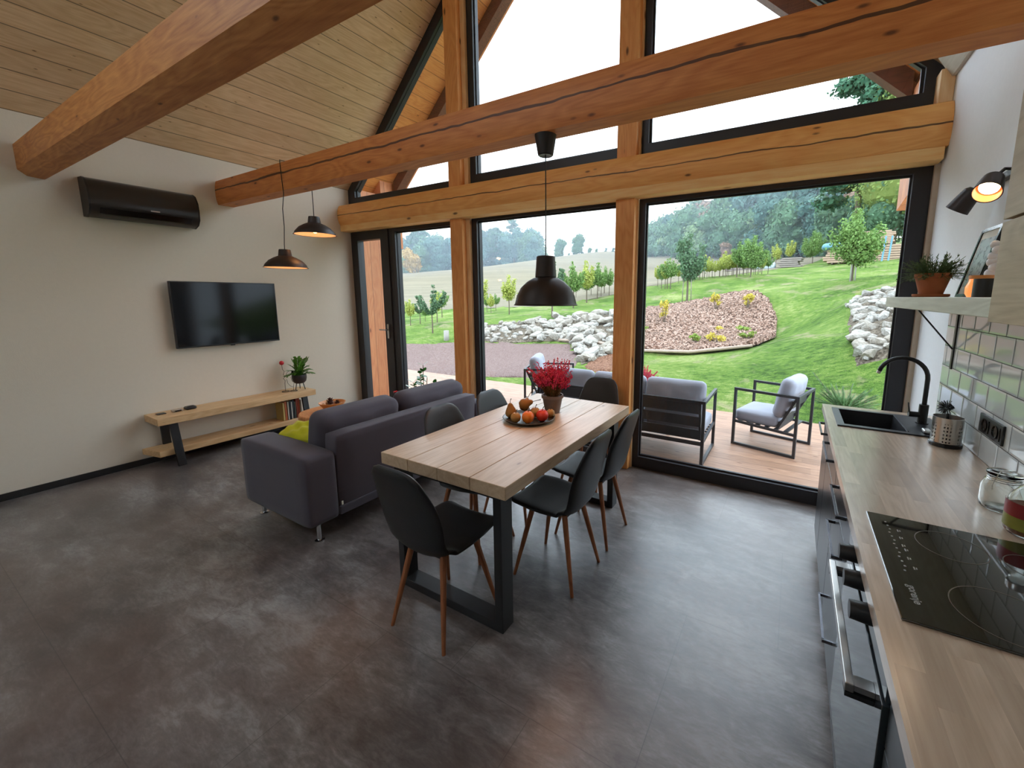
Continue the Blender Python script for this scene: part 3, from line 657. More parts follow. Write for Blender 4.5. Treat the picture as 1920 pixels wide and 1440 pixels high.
# big trees at the right
bigs = thing('broadleaf_tree', 'large dark pine with layered boughs in front of the hill forest', 'tree')
bigs.location = (9.8, 47, g1(9.8, 47)); c = cloud(pine_blobs(9, 19, 4.8), 9000, .26, 5, .15); fast_build(c, 'foliage', F6, bigs)
fast_build(MB().tube([(0,0,-.5),(0,0,18)], [.3,.1], 7), 'trunk', M['bark'], bigs); bigs.name = 'pine_tree'
def bigtree(x, y, h, r, n, size, mat, seed, label, base=.12):
    t = tree_proto('broadleaf_tree', label, 'tree', blobs_round(seed, h, r, 16, base), n, size, mat, seed, h*.6, .2); t.location = (x, y, g1(x, y)); return t
bigtree(14.5, 46, 17, 6, 26000, .15, F8, 61, 'large yellow-green birch at the right behind the wood stacks')
bigtree(18.5, 38, 13, 5, 18000, .13, F7, 62, 'broad green tree furthest right behind the wood stacks')
bigtree(12.2, 43, 9, 3.2, 9000, .14, F1, 63, 'mid-green bushy tree behind the stacked planks')

# orchard ------------------------------------------------------------------
O1 = leafmat('orchard_leaf', rgb(84, 122, 56), rgb(128, 156, 84), .8, .25, 2); O2 = leafmat('orchard_leaf_yellow', rgb(140, 156, 66), rgb(184, 186, 96), .8, .25, 2); O3 = leafmat('dark_orchard_leaf', rgb(64, 94, 66), rgb(100, 130, 92), .8, .2, 2)
def orchard(seed, mat, n=2400, size=.023, spread=.3, nb=7, fork=.42, fat=.085):
    # unit-height tree: leaning branches rise from a low fork, each clothed with small leaves
    rr = random.Random(seed); t = thing('orchard_tree', 'x', 'tree', (0,0,-50)); bl = []; tr = MB().tube([(0,0,-.08), (.004,0,fork*.6), (0,.004,fork)], [.018,.014,.012], 6)
    for i in range(nb):
        a = i*2.4 + rr.uniform(-.4,.4); L = rr.uniform(.32, 1-fork)*(1 if i else 1.02); q = spread*rr.uniform(.35,1)*(.25 if i == 0 else 1)
        p0 = Vector((0,0,fork-.04+.03*rr.random())); p2 = Vector((math.cos(a)*q, math.sin(a)*q, fork+L*(1-.25*q/spread) if i else 1.0)); p1 = p0.lerp(p2, .5) + Vector((math.cos(a)*q*.25, math.sin(a)*q*.25, -.02))
        pts = [p0*(1-u)**2+p1*2*u*(1-u)+p2*u*u for u in [j/6 for j in range(7)]]; tr.tube(pts, [.008,.007,.006,.005,.004,.003,.002], 4)
        for j in range(1, 7): w = fat*(1.25-abs(j/6-.5))*rr.uniform(.7,1.2); bl.append((pts[j].x, pts[j].y, pts[j].z, w, w, w*1.1))
    fast_build(cloud(bl, n, size, seed, .05), 'foliage', mat, t); fast_build(tr, 'trunk', M['bark'], t); return t
oa = orchard(1, O1); ob = orchard(2, O2, spread=.26); oc = orchard(3, O3, spread=.34, n=1900, nb=6, fat=.055); od = orchard(4, O1, spread=.22, nb=6); oe = orchard(5, O3, n=4200, spread=.28, nb=9, fat=.08, fork=.36, size=.019); of_ = orchard(6, O1, n=9000, spread=.36, nb=13, fat=.12, size=.021, fork=.3)
OP = [oa, ob, oc, od, oe, of_]
ORCH = [(oc,-5.95,6.88,1.64,'tallest young tree seen in the narrow left window, with dark open branches',None),
 (oc,.34,18.1,3.3,'x',None)]
ORCH[1] = (oe,.34,18.1,3.3,'dark-leaved young fruit tree between two stakes above the mulch bed',None)
ORCH.append((of_,6.62,11.95,1.95,'round green young tree with pale stakes, in front of the timber stacks',None))
g_ = 'young tree seen in the narrow left window, '
for p, x, y, h, l in [(ob,-8.43,8.04,1.01,'second from the left'),(oc,-8.33,8.45,1.03,'close left of the tallest one'),(oc,-9.98,9.01,1.01,'thin, dark, near the left edge'),(oa,-8.81,9.17,.65,'tiny, right beside the tallest trunk'),(ob,-7.64,8.73,1.24,'yellow-green, close right of the tallest one'),(oa,-11.7,12.97,1.45,'green, rightmost beside the post'),(ob,-14.52,12.21,1.2,'yellowish, cut by the door frame')]: ORCH.append((p,x,y,h,'small '+g_+l,None))
g_ = 'young tree seen through the middle window, '
for p, x, y, h, l in [(ob,-6.0,9.49,1.71,'yellow-green, cut by the left window frame'),(oa,-9.98,14.72,.95,'first of three small ones at the left'),(ob,-9.03,13.92,1.0,'middle of three small ones at the left'),(oa,-9.67,15.14,.95,'last of three small ones at the left'),(ob,-6.46,12.09,1.75,'slim yellow-green, just left of the pendant lamp'),(oc,-2.64,9.6,1.95,'dark, mostly hidden by the pendant lamp'),(oa,-5.46,16.63,2.44,'large and V-shaped, just right of the pendant lamp'),(oa,-7.34,20.55,1.2,'small, behind the V-shaped one')]: ORCH.append((p,x,y,h,g_+l,None))
for p, x, y, h in [(ob,-5.73,18.86,2.37),(oa,-6.61,21.3,1.41),(od,-5.72,20.36,2.15),(oa,-5.81,21.14,1.56),(oa,-5.96,21.98,1.8),(od,-5.39,21.47,1.65),(ob,-6.9,23.2,1.5),(oa,-6.2,19.8,1.6)]: ORCH.append((p,x,y,h,'young tree in the orchard rows at the right of the middle window','orchard rows at the right of the middle window'))
for p, x, y, h in [(ob,-2.89,23.78,1.29),(od,-2.38,22.9,1.47),(ob,-2.1,22.76,1.62),(oa,-1.96,22.73,1.78),(oa,-1.69,22.51,1.85)]: ORCH.append((p,x,y,h,'young tree in the short slanting row just right of the right-hand post','short row near the right post'))
rs = random.Random(9)
for k in range(36):
    u = k/35; x = -1.7 + 5.0*u; y = 24.4 + 3.2*u + (k%2)*.9; ORCH.append((rs.choice([ob,ob,oa,ob]), x+rs.uniform(-.1,.1), y, rs.uniform(1.05,1.55), 'small yellow-green fruit tree in the long orchard row below the forest', 'orchard row below the forest'))
for p, x, y, h, l in [(ob,1.08,25.46,1.6,'yellow-green young tree rising above the orchard row, leftmost of the taller ones'),(od,1.8,25.18,2.14,'slim tree with an orange tip rising above the orchard row'),(of_,2.62,24.98,2.34,'bright green tree in front of the orchard row, its tallest'),(ob,2.66,31.88,1.8,'yellow-green tree behind the right part of the orchard row'),(ob,3.47,37.24,1.95,'yellow tree with spreading branches at the right of the orchard row'),(ob,4.44,42.09,2.2,'slanting yellow-green tree at the right end of the orchard row'),(of_,6.28,41.16,2.7,'hazy green tree left of the dark pine, behind the small wood piles')]: ORCH.append((p,x,y,h,l,None))
for p, x, y, h, l, g in ORCH: plant(p, x, y, h, l, rs.uniform(0,6), g)

# stacks of timber by the trees
def stack(x, y, w, d, h, label, rows, rz=-.15, col=None):
    t = thing('timber_stack', label, 'wood pile', (x, y, g1(x, y)), rz); m = MB(); rr = random.Random(int(x*10)); hh = h/rows
    for r_ in range(rows):
        k = rr.uniform(-.15,.15)
        for j in range(3): m.box(-w/2+k+rr.uniform(-.08,.08), w/2+k, -d/2+j*d/3, -d/2+(j+.92)*d/3, r_*hh, r_*hh+hh*.78)
    for q in (-.8, .8): MB().box(q*w/2-.06+x, q*w/2+.06+x, y-d/2, y+d/2, g1(x,y)-.1, g1(x,y)+.02).build('bearer', M['bark'], t)
    o = m; me = bpy.data.meshes.new('planks'); me.from_pydata(o.v, [], o.f); me.materials.append(col or M['stackw']); ob_ = bpy.data.objects.new('planks', me); C.objects.link(ob_); ob_.parent = t
    return t
M['stackw'] = wood('stacked_planks', rgb(190, 160, 134), rgb(140, 112, 90), 'x', knots=0); M['greyw'] = wood('grey_planks', rgb(150, 138, 130), rgb(104, 92, 84), 'x', knots=0)
stack(9.3, 34.6, 4.6, 1.4, 1.15, 'large low stack of pale planks at the top right of the meadow', 7)
t_ = stack(9.9, 34.8, 2.2, 1.2, .95, 'smaller stack of pale planks on top of the large plank stack', 8); t_.location.z += 1.17
stack(13.1, 34.4, 1.8, 1.3, 1.0, 'brown wood stack at the far right beside the blue stakes', 6, col=M['greyw'])
stack(4.6, 36.4, 1.5, 1.2, .8, 'small brown wood pile left of the large plank stack', 5, col=M['greyw'])
stack(.6, 37, 2.4, 1.3, .7, 'weathered grey wood pile at the left end of the stacks', 5, col=M['greyw'])
M['tarp'] = plain('blue_tarp', rgb(96, 142, 158), .6, bump=.5, bs=4, var=.4); M['tarpw'] = plain('pale_tarp', rgb(190, 205, 212), .6, bump=.5, bs=4, var=.3)
tag(MB().rbox((7.6, 34.5, g1(7.6,34.5)+1.35), (1.9, 1.3, .42), .2, 8, .05, 2, .1).build('tarpaulin', M['tarp'], smooth=True), 'blue tarpaulin heaped on the left end of the large plank stack', 'tarpaulin')
tag(MB().rbox((2.7, 36.6, g1(2.7,36.6)+.3), (1.6, 1.2, .7), .3, 8, .05, 2, .1).build('tarpaulin', M['tarpw'], smooth=True), 'pale grey tarpaulin over a low heap between the small wood piles', 'tarpaulin')
for dx in (0, .35): tag(MB().bar((10.2+dx, 32.9, g1(10.2,32.9)-.1), (10.3+dx, 32.9, g1(10.2,32.9)+1.7), .1).build('marker_stake', M['tarp']), 'blue stake leaning at the right end of the plank stack, ' + ('left one' if dx == 0 else 'right one'), 'stake')
# tree stakes
def stakes(x, y, labels, h=1.0, sp=.16, col=None):
    for k, l in enumerate(labels):
        a = gp(x + (k-.5)*sp*2, y-.1, -.1); tag(MB().tube([a, a + Vector(((.5-k)*sp*.3, 0, h))], .022, 6).build('tree_stake', col or M['greyw'], smooth=True), l, 'stake')
M['stakep'] = plain('pale_stake', rgb(150, 146, 138), .9)
stakes(.34, 18.1, ['left support stake of the dark-leaved fruit tree above the mulch bed', 'right support stake of the dark-leaved fruit tree above the mulch bed'], 1.5, .22)
stakes(6.62, 11.95, ['left pale stake of the round young tree right of the lawn', 'right pale stake of the round young tree right of the lawn'], 1.0, .06, M['stakep'])
tag(MB().tube([gp(-4.75, 6.35, -.1), gp(-4.75, 6.35, .33)], .085, 8).build('boundary_post', M['stakep'], smooth=True), 'short grey stone post in the grass beside the driveway', 'post')

# shrubs in the mulch bed and on the lawn
Y1 = leafmat('yellow_shrub_leaf', rgb(176, 160, 50), rgb(214, 196, 90), .7, .3, 4); Y2 = leafmat('green_shrub_leaf', rgb(110, 140, 56), rgb(160, 176, 84), .7, .3, 4)
def shrub(x, y, h, r, mat, label, n=260, size=.035, stems=5, lift=.1):
    t = thing('young_shrub', label, 'shrub', (x, y, g1(x, y)+lift)); rr = random.Random(int(abs(x*97+y*13)))
    bl = [(rr.uniform(-.5,.5)*r, rr.uniform(-.5,.5)*r, h*rr.uniform(.3,.9), r*.35, r*.35, h*.14) for _ in range(6)]
    fast_build(cloud(bl, n, size, int(x*10)+99, .1), 'foliage', mat, t)
    m = MB()
    for b in bl[:stems]: m.tube([(0,0,-.1), (b[0]*.5,b[1]*.5,b[2]*.5), (b[0],b[1],b[2])], [.012,.009,.004], 5)
    fast_build(m, 'stems', M['bark'], t)
for x, y, h, r, m, l in [(1.75, 8.9, .75, .22, Y1, 'yellow upright shrub at the left of the mulch bed'), (1.4, 8.0, .3, .25, Y2, 'low yellow-green plant left front of the mulch bed'), (2.9, 7.7, .25, .22, Y2, 'tiny green plant in the front middle of the mulch bed'),
    (3.45, 7.6, .45, .36, Y1, 'bushy yellow shrub in the front middle of the mulch bed'), (4.15, 7.75, .38, .3, Y2, 'yellow-green shrub at the front right of the mulch bed'), (3.0, 10.3, .6, .28, Y1, 'yellow shrub at the back middle of the mulch bed'), (3.9, 10.2, .55, .26, Y1, 'yellow shrub at the back right of the mulch bed')]:
    shrub(x, y, h, r, m, l)
JB = leafmat('juniper_needles', rgb(76, 120, 76), rgb(130, 160, 104), .8, .1, 6)
def juniper():
    t = thing('juniper_bush', 'low spreading juniper bush with raised sprays on the lawn beyond the deck', 'shrub', (5.85, 3.15, g1(5.85, 3.15))); rr = random.Random(4); m = MB(); st = MB()
    for k in range(60):
        a = rr.uniform(0, 6.28); L = rr.uniform(.2, .42); el = rr.uniform(.25, .95); p0 = Vector((0,0,.0)); dr_ = Vector((math.cos(a)*math.cos(el), math.sin(a)*math.cos(el), math.sin(el)))
        if k == 0: dr_ = Vector((-.75, .1, .9)).normalized(); L = .62
        st.tube([p0, p0+dr_*L*.5, p0+dr_*L+Vector((0,0,.02))], [.006,.005,.002], 4)
        for j in range(120):
            u = rr.uniform(.1,1); c = p0+dr_*L*u; q = Vector((rr.gauss(0,1), rr.gauss(0,1), rr.gauss(0,1))).normalized()*.055*(1.25-u)+dr_*.05; w = dr_.cross(q).normalized()*.0045
            m.add([c-w, c+w, c+q], [(0,1,2)])
    fast_build(m, 'sprays', JB, t); fast_build(st, 'stems', M['bark'], t)
juniper()

for _p in protos + OP:
    if _p.name not in used_p:
        for c_ in list(_p.children): bpy.data.objects.remove(c_)
        bpy.data.objects.remove(_p)

# haze over the valley
hz_ = MB().box(-190, 90, 50, 190, -6, 45).build('haze', None or plain('haze_tmp', (1,1,1,1)), None)
_t = NT('valley_haze'); _t.t.nodes.remove(_t.b); _vs = _t.n('ShaderNodeVolumeScatter'); _vs.inputs['Color'].default_value = (.70,.86,1,1); _vs.inputs['Density'].default_value = .0055; _vs.inputs['Anisotropy'].default_value = 0
_t.l(_vs.outputs[0], _t.out.inputs['Volume']); hz_.data.materials.clear(); hz_.data.materials.append(_t.m); hz_['kind'] = 'stuff'; hz_['label'] = 'thin bluish autumn haze lying over the far field and forest'; hz_['category'] = 'haze'
# ============================================================ interior things
# dining table
TX0, TX1, TY0, TY1, TZ = 3.334, 4.142, -2.163, -.66, .76
t = thing('dining_table', 'long dining table with a thick pale plank top and black steel loop legs', 'table', ((TX0+TX1)/2, (TY0+TY1)/2, 0))
wd = (TX1-TX0)/4; tc_ = t.location
tops = MB()
for k in range(4):
    tops.box(TX0+k*wd+.0016, TX0+(k+1)*wd-.0016, TY0, TY1, TZ-.062, TZ)
tops.build('tabletop', M['table'], t, bevel=.003)
for yy in (TY0+.04, TY1-.14):
    m = MB(); w = .085; d = .04; xa, xb = TX0+.045, TX1-.06
    m.frame([(xa, 0), (xb, 0), (xb, TZ-.063), (xa, TZ-.063)], [(xa+.045, .045), (xb-.045, .045), (xb-.045, TZ-.095), (xa+.045, TZ-.095)], 'y', yy, yy+w)
    m.build('loop_leg', M['black'], t, bevel=.003)

# dining chair ---------------------------------------------------------------
def shell_part(v0, v1, nv, nu=14):
    # upholstered shell: profile runs from the seat's front edge (v=0) to the top of the back (v=1)
    prof = [(0, .215, .425), (.06, .2, .438), (.2, .12, .433), (.34, .0, .422), (.44, -.1, .422), (.50, -.155, .437), (.56, -.183, .475), (.64, -.2, .54), (.8, -.232, .69), (.93, -.262, .81), (1, -.275, .865)]
    wid = [(0, .135), (.03, .165), (.1, .188), (.25, .196), (.4, .19), (.5, .178), (.58, .178), (.68, .188), (.78, .186), (.88, .162), (.94, .142), (.975, .116), (.992, .09), (1, .068)]
    def ip(tb, v):
        for a, b in zip(tb, tb[1:]):
            if v <= b[0]:
                k = (v-a[0])/(b[0]-a[0]); return [a[i]*(1-k)+b[i]*k for i in range(1, len(a))]
        return list(tb[-1][1:])
    def P(u, v):
        y, z = ip(prof, v); y2, z2 = ip(prof, min(1, v+.01)); y1, z1 = ip(prof, max(0, v-.01)); ty, tz = y2-y1, z2-z1; L = math.hypot(ty, tz); ny, nz = -tz/L, ty/L
        ny, nz = (-nz*0 + (tz/L)), (-ty/L)   # normal to the sitter's side
        ny, nz = tz/L, -ty/L
        w, = ip(wid, v); cup = .032*abs(u)**2.2*(1 if v > .45 else .5)*(1-max(0, (v-.72)/.28)**1.5)
        return Vector((u*w, y, z)) + Vector((0, ny, nz))*cup, Vector((0, ny, nz))
    vs = []; 
    us = [math.sin(math.pi/2*(2*i/nu-1)) for i in range(nu+1)]; vv = [v0+(v1-v0)*j/nv for j in range(nv+1)]
    for side in (1, -1):
        for v in vv:
            for u in us:
                p, n = P(u, v); ev = min(1, min((v)/.05, (1-v)/.04)); e = max(0, 1-abs(u)**10)*max(.0, ev)
                th_ = .014*math.sqrt(max(0.02, e)); vs.append(p + n*th_*side)
    A = (nu+1)*(nv+1); fs = []
    for j in range(nv):
        for i in range(nu):
            a = j*(nu+1)+i; fs.append((a, a+1, a+nu+2, a+nu+1)); fs.append((A+a, A+a+nu+1, A+a+nu+2, A+a+1))
    for j in range(nv):
        a = j*(nu+1); fs.append((a, a+nu+1, A+a+nu+1, A+a)); b = a+nu; fs.append((b, A+b, A+b+nu+1, b+nu+1))
    for i in range(nu):
        fs.append((i, A+i, A+i+1, i+1)); b = nv*(nu+1)+i; fs.append((b, b+1, A+b+1, A+b))
    mb = MB(); mb.v = [tuple(p) for p in vs]; mb.f = fs; return mb
def chair():
    t = thing('dining_chair', 'x', 'chair', (0,0,0), 0, None)
    shell_part(0, .5, 22).build('seat', M['leather'], t, smooth=True)
    shell_part(.5, 1, 22).build('backrest', M['leather'], t, smooth=True)
    fr = MB(); fr.bar((-.1,-.1,.4), (.1,-.1,.4), .03, .012).bar((-.1,.1,.407), (.1,.1,.407), .03, .012).bar((0,-.1,.4), (0,.1,.405), .03, .012)
    fr.build('seat_frame', M['black'], t)
    for sx in (-1, 1):
        for sy in (-1, 1):
            a = Vector((sx*.1, sy*.1, .405)); b = Vector((sx*.168, sy*.185, 0.0))
            m = MB().tube([a, a*.5+b*.5, b], [.0155, .013, .0085], 10); lg = m.build('leg', M['chairleg'], t, smooth='auto')
    return t
ch = chair()
CG = 'dining chairs round the table'
chairs = [(3.755, -2.155, 0.0, 'black dining chair at the near end of the table, its back to the camera'),
 (4.065, -1.585, R(90), 'black dining chair on the right side of the table, the nearer of two'),
 (4.065, -1.125, R(90), 'black dining chair on the right side of the table, farther one near the post'),
 (3.47, -1.62, R(-90), 'black dining chair on the sofa side of the table, the nearer of the two'),
 (3.47, -1.14, R(-90), 'black dining chair on the sofa side of the table, the farther one'),
 (3.735, -.505, R(180), 'brownish black dining chair at the far end of the table')]
for i, (x, y, rz, l) in enumerate(chairs):
    if i == 0: ch.location = (x, y, 0); ch.rotation_euler = (0,0,rz); ch['label'] = l; ch['group'] = CG
    else: dup(ch, (x, y, 0), rz, l, CG)

# fruit plate ---------------------------------------------------------------
PX, PY = 3.69, -1.315
tag(MB().lathe([(.001,.0),(.11,.0),(.135,.012),(.145,.024),(.139,.024),(.128,.012),(.105,.006),(.001,.006)], (PX,PY,TZ), 40, 1.2, 1.15).build('fruit_plate', M['plate'], smooth=True), 'round dark stoneware plate holding fruit on the dining table', 'plate')
def fruitmat(n, a, b, r=.4): 
    t = NT(n); v = t.obj(); t.col(t.mix(t.noise(v, 14, 4), a, b)); t.set(Roughness=r); return t.m
FP = fruitmat('russet_pear', rgb(120, 74, 26), rgb(176, 122, 48), .6); FO = fruitmat('orange_apple', rgb(220, 60, 20), rgb(238, 150, 40)); FR = fruitmat('red_apple', rgb(188, 20, 22), rgb(232, 70, 40)); FB = fruitmat('brown_pear', rgb(150, 108, 56), rgb(190, 146, 80), .6)
def fruit(name, cat, label, loc, r, m, pear=False, ax=(0,0,1), stem=.03):
    loc = (PX+(loc[0]-PX)*1.22, PY+(loc[1]-PY)*1.22, fz+(loc[2]-fz)*1.14); r *= 1.16; t = thing(name, label, cat, loc, 0, 'fruit on the plate'); ax = Vector(ax).normalized(); mb = MB()
    if pear: prof = [(.001,-r*.95),(r*.5,-r*.9),(r*.9,-r*.45),(r,0),(r*.85,r*.5),(r*.58,r*1.0),(r*.42,r*1.4),(r*.25,r*1.62),(.001,r*1.68)]
    else: prof = [(.001,-r*.8),(r*.4,-r*.92),(r*.8,-r*.6),(r,0),(r*.88,r*.5),(r*.5,r*.86),(r*.2,r*.84),(.001,r*.68)]
    mb.lathe(prof, tuple(t.location), 18, ax=ax); mb.build('flesh', m, t, smooth=True)
    top = t.location + ax*(r*1.64 if pear else r*.68); MB().tube([top, top+ax*stem*.6+Vector((.004,0,0)), top+ax*stem+Vector((.012,0,.002))], [.002,.0018,.003], 6).build('stalk', M['bark'], t)
fz = TZ+.008
fruit('pear','pear','russet pear at the left edge of the fruit plate, standing with its stalk up',(PX-.092,PY-.035,fz+.032),.033,FP,True,(-.1,0,1))
fruit('pear','pear','small round brown pear at the front left of the plate',(PX-.025,PY-.085,fz+.027),.029,FB)
fruit('apple','apple','orange-red apple at the front of the plate',(PX+.035,PY-.06,fz+.032),.035,FO)
fruit('apple','apple','deep red apple beside the orange-red one',(PX+.082,PY+.005,fz+.032),.035,FR)
fruit('pear','pear','brown pear at the right rim of the plate, beside the flowerpot',(PX+.088,PY+.078,fz+.024),.026,FB)
fruit('pear','pear','large russet pear lying on top of the heap, stalk pointing up right',(PX-.04,PY+.015,fz+.078),.031,FP,True,(.75,.5,.25),.045)
fruit('pear','pear','russet pear lying behind the top pear, stalk upward',(PX-.06,PY+.045,fz+.055),.03,FP,True,(.2,.4,.9),.05)
fruit('pear','pear','dark brown pear tucked in the middle of the heap',(PX+.015,PY+.04,fz+.03),.03,FB)

# heather ---------------------------------------------------------------
def heather(x, y, z, k, label, n=130, seed=3):
    t = thing('potted_heather', label, 'plant', (x, y, z)); L = t.location
    MB().lathe([(.001,0),(.042*k,0),(.058*k,.085*k),(.064*k,.088*k),(.064*k,.105*k),(.056*k,.105*k),(.052*k,.09*k),(.001,.09*k)], L, 24).build('flowerpot', M['greypot'], t, smooth='auto')
    r = random.Random(seed); st = MB(); fl_ = MB(); lv = MB()
    for i in range(n):
        a = r.uniform(0,6.28); sp = r.random()**.6; L_ = r.uniform(.13,.23)*k*(1.12-.35*sp); base = Vector((math.cos(a)*.035*k*sp, math.sin(a)*.035*k*sp, .095*k)) + L
        d = Vector((math.cos(a)*sp*.62, math.sin(a)*sp*.62, 1)).normalized(); mid = base + d*L_*.55; L_ *= r.uniform(.7,1.05); d = (d + Vector((r.gauss(0,.12), r.gauss(0,.12), 0))).normalized(); tip = base + d*L_ + Vector((math.cos(a)*.02*sp, math.sin(a)*.02*sp, .01))*k
        st.tube([base, mid, tip], [.0016*k,.0013*k,.0008*k], 4)
        for j in range(26):
            u = r.uniform(.0,1)**.8; p = mid.lerp(tip, u) if u > .12 or r.random() < .3 else mid; q = Vector((r.gauss(0,1),r.gauss(0,1),r.gauss(0,.6))).normalized(); s = .0046*k*(1.15-.5*u); c = p + q*.011*k*(1.15-.8*u)
            o = [c+Vector((s,0,0)), c+Vector((0,s,0)), c-Vector((s,0,0)), c-Vector((0,s,0)), c+Vector((0,0,s*1.2)), c-Vector((0,0,s*1.2))]
            fl_.add(o, [(0,1,4),(1,2,4),(2,3,4),(3,0,4),(1,0,5),(2,1,5),(3,2,5),(0,3,5)])
        for j in range(16):
            p = base.lerp(mid, r.random()); q = Vector((r.gauss(0,1),r.gauss(0,1),r.gauss(0.4,.6))).normalized()*.014*k; w = d.cross(q).normalized()*.002*k; lv.add([p-w, p+w, p+q], [(0,1,2)])
    st.build('stems', M['heath_stem'], t); fl_.build('flowers', M['heather'], t); lv.build('foliage', M['heath_stem'], t)
heather(3.73, -1.08, TZ, 1.2, 'bright magenta heather in a grey clay pot behind the fruit plate')
heather(3.62, 1.30, .33, 1.35, 'magenta heather standing outside behind the garden sofa', 60, 5)

# pendants ---------------------------------------------------------------
def cordline(pts, r=.0032): return MB().tube(pts, r, 6)
def lamp_light(loc, e, r=.03, name='bulb_light', blend=None):
    l = bpy.data.lights.new(name, 'POINT'); l.energy = e; l.color = (1, .46, .17); l.shadow_soft_size = r
    o = bpy.data.objects.new(name, l); C.objects.link(o); o.location = loc; return o
M['bulb'] = emis('warm_bulb', rgb(255, 196, 130), 6)
BX, BY = 3.853, -1.365
t = thing('pendant_lamp', 'large dark dome pendant lamp hanging low over the dining table', 'lamp', (BX, BY, 2.462))
MB().lathe([(.001,0),(.062,0),(.06,-.012),(.044,-.105),(.038,-.11),(.001,-.104)], (BX,BY,2.462), 28).build('ceiling_cup', M['darkpl'], t, smooth='auto')
cordline([(BX,BY,2.36), (BX+.001,BY,2.1), (BX,BY,1.8)]).build('cord', M['cord'], t)
sh = MB().lathe([(.001,.285),(.048,.285),(.054,.28),(.063,.165),(.06,.16),(.075,.157),(.112,.135),(.148,.1),(.172,.055),(.184,.006),(.19,.001),(.19,-.003),(.182,-.002),(.168,.053),(.144,.096),(.108,.13),(.07,.15),(.001,.152)], (BX,BY,1.512), 48)
sh.build('lamp_shade', M['shade'], t, smooth='auto')
MB().lathe([(.179,.0),(.166,.053),(.142,.094),(.106,.128),(.07,.148),(.001,.15)], (BX,BY,1.512), 48).build('shade_lining', M['shade_in'], t, smooth=True)
MB().ball((BX,BY,1.60), .03).build('bulb', M['bulb'], t, smooth=True)
lamp_light((BX,BY,1.585), 2.3, .08)
def small_lamp(x, y, zb, label, pts, group='small pendants over the sofa'):
    t = thing('pendant_lamp', label, 'lamp', (x, y, zb), 0, group); k = .88
    s = MB().lathe([(.001,.155),(.042,.155),(.045,.148),(.052,.1),(.085,.085),(.125,.06),(.155,.025),(.165,.002),(.172,-.002),(.163,-.001),(.152,.022),(.12,.056),(.08,.08),(.001,.09)], (x,y,zb), 40)
    s.build('lamp_shade', M['shade'], t, smooth='auto')
    MB().lathe([(.161,.0),(.15,.021),(.118,.054),(.078,.078),(.001,.088)], (x,y,zb), 40).build('shade_lining', M['shade_in'], t, smooth=True)
    MB().ball((x,y,zb+.035), .022).build('bulb', M['bulb'], t, smooth=True)
    cordline(pts + [(x,y,zb+.15)]).build('cord', M['cord'], t); lamp_light((x,y,zb+.012), .9, .03)
small_lamp(1.235, -1.465, 1.802, 'small dark dome pendant lamp over the sofa, the lower one on a wavy cord', [(1.245,-1.36,2.70), (1.258,-1.45,2.697), (1.255,-1.447,2.6), (1.262,-1.449,2.55), (1.27,-1.449,2.42), (1.245,-1.455,2.3), (1.25,-1.458,2.15), (1.238,-1.465,2.0)])
small_lamp(1.372, -1.265, 2.098, 'small dark dome pendant lamp, the higher one, hanging behind the tie beam', [(1.39,-1.36,2.70), (1.39,-1.28,2.695), (1.388,-1.272,2.5), (1.378,-1.267,2.35)])

# air conditioner ------------------------------------------------------------
t = thing('air_conditioner', 'dark brown wall-mounted air conditioner high on the left wall', 'air conditioner', (0, -2.0, 2.34))
pr = [(.0,2.20),(.07,2.19),(.14,2.215),(.178,2.26),(.186,2.33),(.178,2.41),(.14,2.475),(.09,2.50),(.0,2.505)]
MB().prism([(a, b) for a, b in pr], 'x', 0, 1)
def yprism(prof, y0, y1): return MB().prism(prof, 'y', y0, y1)
yprism(pr, -2.35, -1.66).build('housing', M['acbody'], t, smooth='auto')
yprism([(a*1.02+.001, 2.35+(b-2.35)*1.015) for a, b in pr], -2.362, -2.35).build('end_cap', M['darkpl'], t, smooth='auto')
yprism([(a*1.02+.001, 2.35+(b-2.35)*1.015) for a, b in pr], -1.66, -1.652).build('end_cap', M['darkpl'], t, smooth='auto')
MB().hexa([(.142,-2.3,2.214),(.152,-2.3,2.22),(.152,-1.71,2.22),(.142,-1.71,2.214),(.181,-2.3,2.262),(.187,-2.3,2.262),(.187,-1.71,2.262),(.181,-1.71,2.262)]).build('air_flap', M['blackgloss'], t)
MB().box(.181,.1855,-1.995,-1.935,2.282,2.292).build('badge', M['steel'], t)
# television -------------------------------------------------------------
t = thing('television', 'black flat-screen television mounted on the left wall above the bench', 'television', (0, -1.46, 1.37))
MB().box(.02,.06,-1.75,-1.2,1.15,1.55).build('wall_bracket', M['darkpl'], t)
MB().box(.045,.08,-1.912,-1.014,1.052,1.69).build('housing', M['darkpl'], t, bevel=.004)
TVS = plain('tv_screen', rgb(10, 10, 12), .1, 0, var=.01, spec=.22)
MB().box(.0801,.0815,-1.903,-1.023,1.066,1.682).build('screen', TVS, t)
MB().box(.05,.078,-1.475,-1.445,1.042,1.053).build('sensor', M['darkpl'], t)

